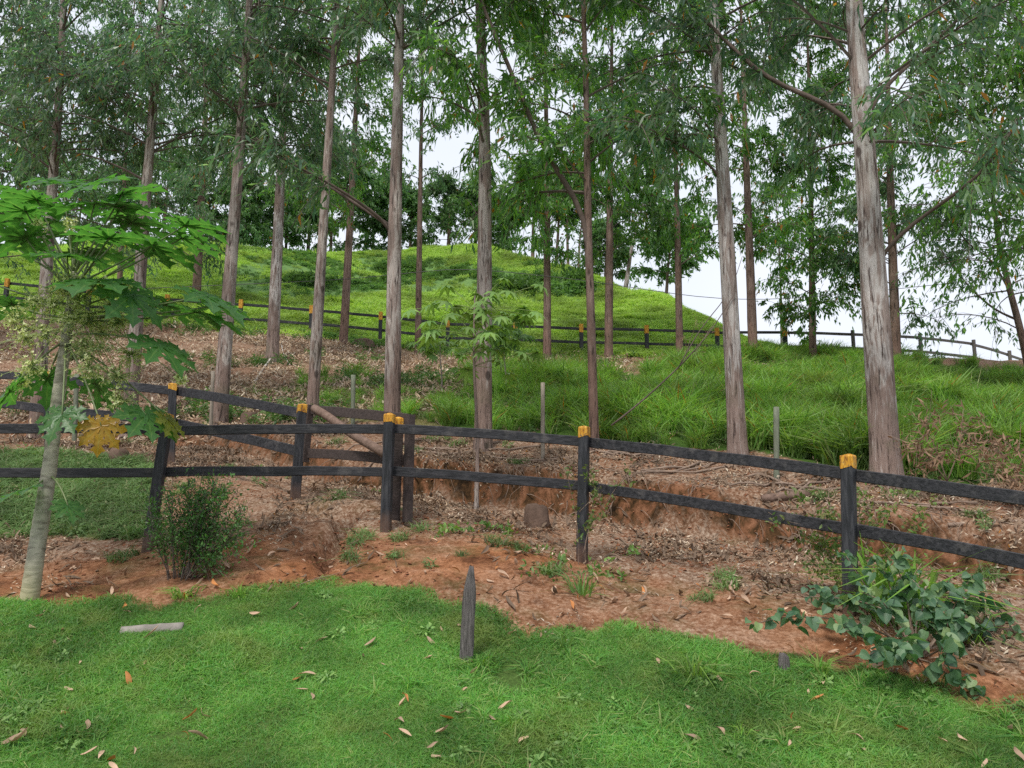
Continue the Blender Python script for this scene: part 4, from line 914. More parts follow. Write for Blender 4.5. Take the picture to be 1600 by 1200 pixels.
    P = zone_points(g, 6500, -11, 7, 7, 17, lambda m, x, y: dens(m, x, y)*(.25+.75*np.exp(-((y-y_on(BANK, x)-.9)/.8)**2))*.62)
    scatter('fallen_twigs', P, eulers(normals(P[:, 0], P[:, 1]), g.uniform(0, 6.3, len(P)))+g.normal(size=(len(P), 3))*.15, g.uniform(.5, 1.2, len(P)), g.integers(0, 8, len(P)), src3, 'thin dry twigs and bark strips lying on the bank')
    # roots and stems hanging over the cut bank
    mb = MB()
    for i in range(260):
        X = g.uniform(-7, 5); yb = float(y_on(BANK, X)); a = Vector((X, yb+g.uniform(.1, .5), 0)); a.z = gz(a.x, a.y)+.01
        Lr = g.uniform(.15, .55); pts = [a]; d = Vector((g.normal()*.5, -1, -.1)).normalized()
        for k in range(5): pts.append(pts[-1]+d*(Lr/5)); d = (d+Vector((g.normal()*.25, .12, -.35))).normalized()
        mb.tube(pts, [.0055*(1-.15*k)*g.uniform(.5, 1.5) for k in range(6)], 4)
    tag(mb.build('hanging_roots', M['stick']), 'fine roots and stems hanging over the edge of the cut bank', kind='stuff')
ground_cover()
# ------------------------------------------------------------------ papaya tree
def papaya_leaf_mesh(g, Rr, name='leaf'):
    V, F, A = [], [], []
    s = [0, .12, .24, .34, .42, .50, .56, .64, .71, .80, .90, 1.0]
    hw = [.025, .085, .12, .13, .11, .29, .17, .10, .225, .12, .055, .0]
    fw = [0, 0, 0, 0, 0, .10, .03, .0, .09, .02, 0, 0]
    for ang, ln in zip((-152, -118, -80, -40, 0, 40, 80, 118, 152), (.50, .70, .88, .98, 1.05, .98, .88, .70, .50)):
        a = R(ang+g.uniform(-5, 5)); ln *= Rr*g.uniform(.9, 1.08); c, sn = math.cos(a), math.sin(a); o = len(V); dr = g.uniform(.25, .55); wob = g.uniform(-.03, .03)
        for t, w, f in zip(s, hw, fw):
            for q in (-1, 0, 1):
                jit = g.uniform(.85, 1.15) if q else 1
                x = (t+(f if q else 0))*ln; y = q*w*ln*jit*1.05; r = x/Rr
                z = -dr*.38*Rr*max(0, r)**2.2+(abs(q)*w*ln*(.28+wob))+g.uniform(-.006, .006)-abs(ang)*.00003
                V.append((x*c-y*sn, x*sn+y*c, z)); A.append(1. if q == 0 else 0.)
        for i in range(len(s)-1):
            b = o+i*3; F += [(b, b+3, b+4, b+1), (b+1, b+4, b+5, b+2)]
    return V, F, A
def leaf_mesh_from(VFA, mat, name):
    me = bpy.data.meshes.new(name); me.from_pydata(VFA[0], [], VFA[1]); me.materials.append(mat)
    a = me.attributes.new('vein', 'FLOAT', 'POINT'); a.data.foreach_set('value', VFA[2]); me.polygons.foreach_set('use_smooth', [True]*len(VFA[1])); me.update(); return me
def papaya():
    g = np.random.default_rng(3); rnd = random.Random(3); Y = 7.25
    tp = [at(45, 937, Y), at(60, 840, Y), at(77, 735, Y), at(91, 620, Y), at(103, 535, Y), at(112, 470, Y), at(116, 425, Y)]
    tp[0].z = gz(tp[0].x, tp[0].y)-.08
    root = thing('papaya_tree', 'papaya tree with a pale ringed trunk, lobed leaves and hanging pale flowers', 'tree', (tp[0].x, tp[0].y, gz(tp[0].x, tp[0].y)))
    me, C, r = trunk_mesh('trunk', tp, [.074, .070, .064, .056, .050, .042, .028], M['ptrunk'], sides=20, rough=.035, foot_h=.5, flare=.12, step=.03)
    zz = np.array([v.co.z for v in me.vertices]); ring = np.abs(((zz*11+.5*vnoise(zz*3, zz*0)) % 1)-.5) < .07     # leaf-scar rings
    cc = np.array([v.co for v in me.vertices]); cx = np.interp(zz, C[:, 2], C[:, 0]); cyy = np.interp(zz, C[:, 2], C[:, 1])
    cc[ring, 0] += (cc[ring, 0]-cx[ring])*.05; cc[ring, 1] += (cc[ring, 1]-cyy[ring])*.05; me.vertices.foreach_set('co', cc.ravel().astype(np.float32)); me.update()
    link('trunk', me, root)
    # leaf scars: little proud crescents up the trunk
    mesh = [leaf_mesh_from(papaya_leaf_mesh(g, .47), M['papaya'], 'papaya_leaf') for _ in range(5)]
    ymesh = leaf_mesh_from(papaya_leaf_mesh(g, .40), M['papaya_yellow'], 'yellow_papaya_leaf'); hmesh = leaf_mesh_from(papaya_leaf_mesh(g, .44), M['papaya_half'], 'yellowing_papaya_leaf')
    # attachment px, py, dY, size, azimuth (0 right, 90 away), droop, roll
    LV = [(58, 312, .0, 1.05, 175, 4, 0), (148, 318, -.2, 1.15, 80, -18, 0), (40, 372, -.3, 1.0, 200, 10, 8), (98, 285, .2, 1.0, 105, -30, 0), (238, 385, -.1, 1.08, 5, 12, -6),
          (205, 348, .1, .95, 20, 2, 0), (155, 438, -.5, 1.02, 275, 22, 0), (205, 462, -.4, .80, 320, 58, 0), (308, 488, -.2, 1.0, 0, 16, 0), (250, 540, -.3, .90, 330, 38, 0),
          (15, 612, -.3, .92, 205, 58, 0), (97, 648, -.45, .60, 265, 55, 0), (228, 648, -.3, .72, 325, 48, 0),
          (40, 764, -.25, .62, 215, 22, 0), (106, 790, -.2, .42, 320, 45, 0), (-45, 430, -.1, 1.0, 180, 15, 0), (-30, 345, .2, 1.0, 165, 0, 0), (20, 475, .5, .7, 150, 20, 0),
          (145, 395, .5, 1.0, 60, 0, 0), (118, 368, .3, .95, 120, -10, 0), (75, 345, .4, 1.0, 140, -8, 0), (262, 476, .3, .85, 30, 20, 0), (170, 372, -.5, .95, 300, 0, 0), (285, 372, .2, .9, 10, 10, 0), (40, 330, -.4, .9, 235, 0, 0),
          (150, 600, .35, .75, 60, 50, 0), (75, 590, .4, .7, 120, 50, 0), (185, 330, .3, 1.0, 55, -12, 0), (130, 292, -.3, 1.0, 60, -38, 0), (190, 305, -.1, .95, 40, -30, 0), (290, 352, -.2, .95, 5, 5, 0), (322, 462, -.3, .95, 350, 28, 10), (335, 478, .1, .85, 20, 12, 0), (105, 400, -.4, .85, 290, 10, 0), (20, 300, .2, 1.0, 170, -12, 0)]
    LV += [(158, 665, -.4, .66, 285, 80, 0, 'y'), (262, 655, -.2, .55, 350, 55, 0, 'h')]
    for i, l in enumerate(LV):
        px, py, dY, sz, az, dr, ro = l[:7]; m = mesh[i % 5]; lab = None
        if len(l) > 7: m, lab = (ymesh, 'drooping yellow dying leaf') if l[7] == 'y' else (hmesh, 'leaf turning yellow at one side')
        p = at(px, py, Y+dY); o = bpy.data.objects.new('leaf', m); COL.objects.link(o); o.location = p; o.scale = (sz, sz, sz)
        if lab: o['label'] = lab
        o.rotation_euler = (Matrix.Rotation(R(az), 3, 'Z') @ Matrix.Rotation(R(dr), 3, 'Y') @ Matrix.Rotation(R(ro), 3, 'X')).to_euler()
        o.parent = root; o.matrix_parent_inverse = wmat(root).inverted()
        # petiole from the stem
        if py > 740: s0 = at(76, 742, Y)
        else:
            k = max(0, min(1, (560-py)/260)); s0 = Vector(C[-1]).lerp(at(103, 532, Y), 1-k)
        mid = s0.lerp(p, .5)+Vector((0, 0, -.05 if dr < 30 else .10)); mb = MB(); path = []
        for q in range(9):
            t = q/8; path.append(s0*(1-t)**2+mid*2*t*(1-t)+p*t**2)
        mb.tube(path, [.0115-.0006*q for q in range(9)], 6); pet = mb.build('petiole', M['petiole'], o)
    # flower clusters
    FL = [(100, 450, -.1), (82, 478, -.2), (122, 468, -.25), (142, 500, -.1), (58, 472, -.1), (172, 478, 0), (186, 502, -.1), (132, 538, -.25), (70, 520, -.25), (38, 528, -.2), (140, 575, -.3), (184, 588, -.25), (50, 572, -.3),
          (282, 592, -.2), (205, 555, -.1), (158, 520, .1), (108, 500, -.3), (22, 498, 0), (192, 628, -.2), (84, 455, .1), (115, 440, -.35), (160, 455, -.3), (35, 598, -.2), (60, 352, -.35), (110, 350, -.3)]
    for i, (px, py, dY) in enumerate(FL):
        c = at(px, py, Y+dY); st = Vector(C[-1]).lerp(at(104, 520, Y), rnd.random()); big = 1.0 if i not in (13, 22, 23, 24) else .5
        mb = MB(); n = int(66*big); mid = st.lerp(c, .5)+Vector((0, 0, .06))
        mb.tube([st*(1-t)**2+mid*2*t*(1-t)+c*t*t for t in (0, .25, .5, .75, 1)], [.006, .005, .004, .004, .003], 5)
        P, D, S, L, W = [], [], [], [], []
        for k in range(n):
            e = c+Vector((g.normal()*.068*big, g.normal()*.068*big, g.normal()*.06*big)); q = c.lerp(e, .15)
            mb.tube([q, q.lerp(e, .5)+Vector((0, 0, .008)), e], [.003, .0025, .002], 3)
            ax = np.array((e-c).normalized()) if (e-c).length > 1e-4 else np.array([0, 0, 1.])
            for z in range(5):
                a = 2*math.pi*z/5; u = perp(ax[None], g)[0]; v = np.cross(ax, u); d = u*math.cos(a)+v*math.sin(a)+ax*.5; d /= np.linalg.norm(d)
                P.append(e); D.append(d); S.append(np.cross(d, ax)); L.append(g.uniform(.020, .034)); W.append(.0125)
            for z in range(2):
                P.append(q.lerp(e, .6)); d = unit(ax+g.normal(size=3)*.6); D.append(d); S.append(unit(np.cross(d, [0.1, .2, 1]))); L.append(.028); W.append(.010)
        P, D, S, L, W = [np.array([list(x) if hasattr(x, '__len__') else x for x in q]) for q in (P, D, S, L, W)]
        V, F = leaf_quads(P, D, unit(S), L, W, np.zeros((len(P), 3))); o = len(mb.v)
        mb.add(V.tolist(), F.tolist(), 1); mb.build('flower_cluster', (M['stalk'], M['flower']), root, smooth=False)
papaya()
# ------------------------------------------------------------------ shrubs, saplings, creepers
def curve(pts, n=10):
    P = np.array([list(p) for p in pts]); L = np.r_[0, np.cumsum(np.linalg.norm(np.diff(P, axis=0), axis=1))]; s = np.linspace(0, L[-1], n)
    C = np.stack([np.interp(s, L, P[:, i]) for i in range(3)], 1)
    for _ in range(2): C[1:-1] = .25*C[:-2]+.5*C[1:-1]+.25*C[2:]
    return C
def heart_mesh(g, L, name):
    s = [0, .06, .16, .32, .5, .7, .86, 1.0]; hw = [.05, .30, .42, .46, .40, .26, .11, 0]; off = [0, -.10, -.06, 0, .02, .03, .02, 0]; V, F, A = [], [], []
    dr = g.uniform(.1, .4); fo = g.uniform(.12, .4); tw = g.uniform(-.3, .3)
    for t, w, f in zip(s, hw, off):
        for q in (-1, -.5, 0, .5, 1):
            x = (t+f*abs(q))*L; y = q*w*L; z = abs(q)*w*L*fo-dr*L*t*t*.6+tw*y*t+g.uniform(-.02, .02)*L*abs(q); V.append((x, y, z)); A.append(1. if q == 0 else (.0 if abs(q) > .6 else .25))
    for i in range(len(s)-1):
        for j in range(4): b = i*5+j; F.append((b, b+5, b+6, b+1))
    return leaf_mesh_from((V, F, A), M['heart'], name)
def leaf_rot(D, N):
    D = Vector(D).normalized(); N = Vector(N); N = (N-D*N.dot(D)).normalized(); Yv = N.cross(D); return Matrix((D, Yv, N)).transposed().to_euler()
def heart_shrub():
    g = np.random.default_rng(9); c = on_ground(1432, 1030); Y0 = c.y
    root = thing('leafy_shrub', 'straggling shrub with bluish heart-shaped leaves at the edge of the lawn', 'shrub', c)
    mesh = [heart_mesh(g, 1, 'heart_leaf') for _ in range(6)]
    BR = [[(1432, 1030, 0), (1380, 985, -.1), (1300, 965, -.1), (1230, 962, -.05), (1165, 978, 0)], [(1432, 1030, 0), (1395, 955, .1), (1330, 935, .15), (1255, 932, .2)], [(1432, 1030, 0), (1400, 950, .2), (1385, 895, .3), (1365, 868, .35)],
          [(1435, 1030, 0), (1450, 985, -.2), (1490, 965, -.3), (1525, 985, -.35)], [(1440, 1030, 0), (1490, 960, .2), (1535, 932, .3), (1575, 960, .3), (1588, 1000, .25)], [(1430, 1030, 0), (1410, 1020, -.3), (1370, 1015, -.4), (1345, 1030, -.45)],
          [(1435, 1030, 0), (1455, 1035, -.3), (1490, 1060, -.4), (1535, 1082, -.4)], [(1432, 1030, 0), (1430, 970, .1), (1455, 930, .1), (1480, 915, .1)], [(1432, 1030, 0), (1375, 1000, -.2), (1335, 985, -.25), (1310, 985, -.3)], [(1432, 1030, 0), (1440, 1000, -.35), (1420, 995, -.45), (1400, 1030, -.5)],
          [(1440, 1030, 0), (1480, 1010, -.3), (1480, 1000, -.4), (1475, 1040, -.5)], [(1432, 1030, 0), (1420, 940, .3), (1425, 900, .35), (1440, 880, .35)], [(1440, 1030, .1), (1510, 975, .25), (1550, 985, .25), (1565, 1010, .2)], [(1425, 1030, .2), (1370, 940, .3), (1335, 890, .35), (1318, 862, .4)], [(1430, 1030, .1), (1415, 920, .2), (1398, 880, .2), (1405, 855, .2)], [(1430, 1030, 0), (1400, 985, -.2), (1385, 940, -.2), (1345, 925, -.2)], [(1440, 1030, .1), (1490, 950, .1), (1515, 900, .15), (1545, 905, .2)], [(1430, 1030, 0), (1440, 960, -.15), (1445, 925, -.15), (1425, 905, -.1)], [(1432, 1030, .1), (1340, 950, .3), (1290, 925, .35), (1260, 915, .35)]]
    cnt = [38, 28, 26, 38, 38, 32, 30, 26, 24, 28, 26, 22, 26, 20, 30, 28, 28, 24, 28]
    for b, n in zip(BR, cnt):
        C = curve([at(x, y, Y0+d) for x, y, d in b], 14)
        for i in range(14):
            C[i, 2] = max(C[i, 2], gz(C[i, 0], C[i, 1])+.02)
        mb = MB(); mb.tube([Vector(p) for p in C], list(np.linspace(.0085, .003, 14)), 6); mb.build('stem', M['stick'], root)
        for k in range(n):
            s = g.uniform(.38, 1)**.8*12.99; i = int(s); p = Vector(C[i]).lerp(Vector(C[min(i+1, 13)]), s-i); p += Vector((g.normal()*.028, g.normal()*.028-.015, g.normal()*.03+.02))
            o = bpy.data.objects.new('leaf', mesh[g.integers(6)]); COL.objects.link(o); sz = (.04+.078*g.random()**.8)*(1 if s < 11 else .72)
            D = Vector((g.normal()*.8, -.30+g.normal()*.6, -.6+g.normal()*.5)); o.location = p; o.scale = (sz, sz, sz); o.rotation_euler = leaf_rot(D, (g.normal()*.7, -.6+g.normal()*.6, .8+g.normal()*.3))
            o.parent = root; o.matrix_parent_inverse = wmat(root).inverted()
heart_shrub()
def leafy_bush(name, label, cat, base, stems, n_leaf, l, w, mat, jitter, stem_r=.006, stem_mat='twig', dirz=.3, leafpart='foliage', side=2, tw=.12, s0=.3, group=None):
    """stems: lists of points; small leaves along stems and side twigs"""
    root = thing(name, label, cat, base, group); g = np.random.default_rng(int(abs(base[0]*100))+n_leaf); mb = MB(); B = []
    for st in stems:
        C = curve(st, 10); mb.tube([Vector(p) for p in C], list(np.linspace(stem_r, stem_r*.35, 10)), 5); B.append((C, 1.))
        for _ in range(side*4):
            i = g.integers(3, 9); d = unit(unit(C[i]-C[i-1])*.8+g.normal(size=3)*.6+np.array([0, 0, dirz*.5])); T = C[i]+np.outer(np.linspace(0, 1, 5), d)*tw*g.uniform(.5, 1.5); mb.tube([Vector(p) for p in T], [stem_r*.45, stem_r*.4, stem_r*.3, stem_r*.25, stem_r*.2], 3); B.append((T, .8))
    mb.build('stems', M[stem_mat], root)
    wts = np.array([len(b[0])*b[1] for b in B]); bi = g.choice(len(B), n_leaf, p=wts/wts.sum()); P = np.empty((n_leaf, 3))
    for q, b in enumerate(bi):
        C = B[b][0]; lo = s0 if len(C) == 10 else 0; s = g.uniform(lo, .999)*(len(C)-1); i = int(s); P[q] = C[i]*(1-s+i)+C[i+1]*(s-i)
    P += g.normal(size=P.shape)*jitter; D = unit(g.normal(size=P.shape)+np.array([0, -.1, dirz])); V, F = strip_leaves(P, D, perp(D, g), l*g.uniform(.6, 1.3, n_leaf), w*g.uniform(.7, 1.3, n_leaf), g.normal(size=P.shape)*.12, .3, .12, .5)
    link(leafpart, np_mesh(leafpart, V, F, M[mat]), root); return root
def bushes():
    g = np.random.default_rng(21)
    c = on_ground(283, 905); st = []
    for k in range(30):
        a = g.uniform(-1, 1); top = at(306+a*76, 735+abs(a)*40+g.uniform(0, 1)**1.5*120, c.y+g.uniform(-.4, .35)); b = c+Vector((a*.10, g.uniform(-.06, .06), -.03)); st.append([b, b.lerp(top, .5)+Vector((g.normal()*.05, g.normal()*.05, .03)), top])
    leafy_bush('small_leaved_shrub', 'dense upright shrub with tiny dark green leaves beside the left fence post', 'shrub', c, st, 6800, .034, .015, 'shrub', .026, .006, side=5, tw=.2, s0=.12)
    # creepers
    def pth(*q): return [at(*p) for p in q]
    c = on_ground(908, 880); Y = c.y
    leafy_bush('creeper', 'creeper with small yellowish leaves climbing the middle front post', 'vine', c, [pth((903, 905, Y-.1), (905, 850, Y-.12), (900, 800, Y-.12), (882, 725, Y-.1)), pth((915, 890, Y-.1), (912, 830, Y-.1), (950, 780, Y-.1), (992, 722, Y-.15)), pth((905, 800, Y-.1), (935, 770, Y-.1), (915, 730, Y-.1)), pth((910, 870, Y-.12), (922, 820, Y-.12), (930, 760, Y-.1))], 230, .050, .026, 'creeper', .025, .004, 'stick', 0, side=2, tw=.12)
    c = on_ground(900, 900)
    leafy_bush('creeper', 'low green creeper spreading on the soil at the foot of the middle post', 'vine', c, [[c, on_ground(860, 905), on_ground(820, 895)], [c, on_ground(950, 880), on_ground(1000, 865)], [c, on_ground(870, 870), on_ground(800, 860)], [c, on_ground(940, 900), on_ground(975, 910)]], 260, .055, .032, 'weed', .03, .004, 'stick', .5, side=2, tw=.12, s0=.1)
    c = on_ground(735, 832)
    leafy_bush('creeper', 'short trailing creeper with round green leaves on the red mound by the corner post', 'vine', c, [[on_ground(672, 846), on_ground(700, 834)+Vector((0, 0, .06)), c], [c, on_ground(765, 826)+Vector((0, 0, .04)), on_ground(800, 838)]], 150, .060, .040, 'weed', .03, .004, 'stick', .5, side=2, tw=.09, s0=0)
    c = on_ground(1325, 930); Y = c.y-.12
    leafy_bush('twiggy_shrub', 'scraggly shrub with yellowish leaves and bare twigs around the nearest capped post', 'shrub', c, [pth((1320, 940, Y), (1300, 860, Y), (1245, 830, Y), (1200, 800, Y)), pth((1325, 940, Y), (1340, 850, Y-.1), (1345, 760, Y-.1)), pth((1330, 940, Y), (1350, 850, Y-.2), (1380, 800, Y-.2), (1430, 770, Y-.2)), pth((1320, 940, Y), (1290, 850, Y-.1), (1275, 800, Y-.1)), pth((1330, 940, Y), (1370, 880, Y-.1), (1440, 810, Y-.1), (1470, 770, Y-.1)), pth((1322, 940, Y), (1315, 840, Y-.2), (1290, 790, Y-.2), (1230, 770, Y-.2)), pth((1330, 940, Y-.2), (1390, 890, Y-.2), (1450, 880, Y-.2)), pth((1322, 940, Y-.2), (1300, 890, Y-.2), (1265, 880, Y-.2))],
               1300, .048, .026, 'creeper', .035, .005, 'stick', .1, side=4, tw=.16, s0=.25)
    # young saplings with compound leaves
    def sapling(label, base, top, Y, spread, nl, seed, mat, lf, r):
        g = np.random.default_rng(seed); b = at(*base, Y); b.z = gz(b.x, b.y)-.03; t = at(*top, Y); root = thing('sapling', label, 'tree', b)
        C = curve([b, b.lerp(t, .35)+Vector((.03, 0, 0)), b.lerp(t, .7)+Vector((-.03, .02, 0)), t], 16); me, CC, rr = trunk_mesh('trunk', [Vector(p) for p in C], list(np.linspace(r, r*.35, 16)), M['bark'], sides=10, rough=.07, foot_h=.1, flare=.2, step=.1); link('trunk', me, root)
        V, F, o = [], [], 0
        P, D, S, L, W = [], [], [], [], []
        for k in range(9):                                     # palmate spray of nine drooping leaflets, unit size
            a = R(-150+37.5*k); d = np.array([math.cos(a), math.sin(a), -.25]); P.append([0, 0, 0]); D.append(d/np.linalg.norm(d)); S.append([-math.sin(a), math.cos(a), 0]); L.append(.8+.2*math.cos(a)); W.append(.30)
        V, F = strip_leaves(np.array(P)*1., np.array(D), np.array(S), np.array(L), np.array(W), np.tile([0, 0, -.28], (9, 1)), .25, .08, .45); lm = np_mesh('sapling_leaf', V, F, M[mat], smooth=True)
        for k in range(nl):
            i = int(g.uniform(.72, 1)*15); az = g.uniform(0, 6.28); ln = g.uniform(.25, 1)*spread; s = Vector(C[i]); e = s+Vector((math.cos(az)*ln, math.sin(az)*ln*.8, g.uniform(-.12, .38)*spread+.05))
            ob = bpy.data.objects.new('leaf', lm); COL.objects.link(ob); sz = lf*g.uniform(.75, 1.2); ob.location = e; ob.scale = (sz,)*3; ob.rotation_euler = (g.normal()*.3, g.uniform(.0, .6), az); ob.parent = root; ob.matrix_parent_inverse = wmat(root).inverted()
            mb = MB(); m_ = s.lerp(e, .5)+Vector((0, 0, .06)); mb.tube([s*(1-q)**2+m_*2*q*(1-q)+e*q*q for q in (0, .25, .5, .75, 1)], .004, 4); mb.build('leaf_stalk', M['stalk'], ob)
    sapling('slim mottled sapling with drooping compound leaves in front of the stringy eucalyptus', (744, 800), (742, 462), 10.6, .92, 62, 5, 'weed', .215, .030)
    sapling('small young tree with dark compound leaves right of the stringy eucalyptus', (790, 610), (788, 520), 17.5, .75, 26, 6, 'under', .24, .02)
    sapling('small young tree with pale compound leaves on the slope between two thick trunks', (690, 600), (688, 535), 17.5, .6, 16, 7, 'weed', .22, .02)
    # dead foliage
    def dead(label, base, stems, n):
        leafy_bush('dead_branch', label, 'branch', base, stems, n, .11, .022, 'brown_dead', .05, .009, 'stick', -.7, side=3, tw=.35)
    c = on_ground(1600, 765); Y = c.y
    dead('dead branch with hanging brown leaves, right of the thickest eucalyptus', on_ground(1480, 752), [pth((1480, 752, 9.6), (1462, 700, 9.6), (1440, 655, 9.6)), pth((1480, 752, 9.6), (1440, 700, 9.5), (1415, 690, 9.4)), pth((1480, 752, 9.6), (1500, 700, 9.5), (1505, 640, 9.5))], 420)
    dead('dead branch with brown leaves arching in at the right edge of the slope', on_ground(1620, 770), [pth((1640, 790, 9), (1595, 745, 9), (1560, 700, 9), (1510, 695, 9)), pth((1640, 790, 9), (1610, 720, 9), (1570, 690, 9)), pth((1640, 790, 9), (1600, 760, 9), (1560, 735, 8.9))], 420)
    dead('dry brown twigs with dead leaves at the foot of the short-looking brown tree', on_ground(1075, 560), [pth((1060, 590, 22), (1075, 540, 22), (1090, 500, 22)), pth((1060, 590, 22), (1100, 530, 22), (1120, 495, 22))], 90)
    mb = MB()
    b = thing('bare_branch', 'long bare branch leaning against the pale peeling eucalyptus', 'branch', at(960, 662, 11.4)); C = curve(pth((955, 665, 11.6), (1000, 630, 11.5), (1060, 575, 11.3), (1110, 520, 11.2), (1150, 455, 11.15)), 14)
    mb.tube([Vector(p) for p in C], list(np.linspace(.014, .005, 14)), 6); mb.build('stem', M['twig'], b)
    mb = MB(); C2 = curve(pth((1060, 575, 11.3), (1100, 500, 11.3), (1140, 468, 11.3), (1160, 400, 11.3)), 8); mb.tube([Vector(p) for p in C2], list(np.linspace(.010, .004, 8)), 5); mb.build('side_twig', M['twig'], b)
bushes()
def clumps():
    g = np.random.default_rng(31)
    def clump(label, px, py, n, h, w, mat='tallgrass', lean=.6, flop=.7, r=.05):
        c = on_ground(px, py); me = blades(g, n, r, h, w, lean, M[mat], 'grass_clump', flop, True); o = link('grass_clump', me); o.location = c; tag(o, label, 'grass clump', 'single grass clumps')
    clump('broad-bladed grass clump growing up through the heart-leaved shrub', 1388, 975, 60, .95, .030, r=.14, lean=.4)
    clump('tall grass clump behind the heart-leaved shrub under the lower rail', 1428, 985, 44, .90, .026, r=.12, lean=.45)
    clump('long arching grass blades at the right side of the heart-leaved shrub', 1520, 1010, 22, .5, .013, lean=.8, flop=.9)
    clump('grass clump at the lawn edge left of the heart-leaved shrub', 1085, 1060, 70, .30, .010, r=.14)
    clump('upright grass tuft in the red soil at the foot of the middle post', 910, 930, 40, .34, .012, 'weed', r=.08)
    clump('small yellow-green grass tuft on the lawn edge below the middle post', 880, 1010, 26, .22, .011, 'weed')
    clump('bright grass tuft alone in the lower right of the lawn', 1158, 1150, 60, .13, .008, 'tallgrass', r=.06)
    clump('grass tuft at the foot of the weathered stump post', 752, 1045, 90, .17, .008, 'grass', r=.13)
    clump('dry-tipped grass tuft just left of the weathered stump post', 716, 1045, 60, .13, .007, 'weed', r=.09)
    clump('grass tuft below the tiny-leaved shrub', 285, 935, 60, .19, .011, 'tallgrass', r=.14)
    clump('grass tuft on the lawn edge straight in front of the gate', 375, 932, 60, .17, .010, 'tallgrass', r=.14)
    clump('loose grass tuft in the middle of the lawn', 640, 1075, 70, .14, .008, 'grass', r=.14)
    clump('loose grass tuft in the lower middle of the lawn', 800, 1140, 80, .14, .008, 'grass', r=.14)
    clump('thin grass blades at the small grey stub beside the heart-leaved shrub', 1285, 1060, 20, .26, .010, 'tallgrass')
    clump('green weed clump at the foot of the corner post', 634, 800, 40, .14, .012, 'weed', r=.1)
clumps()
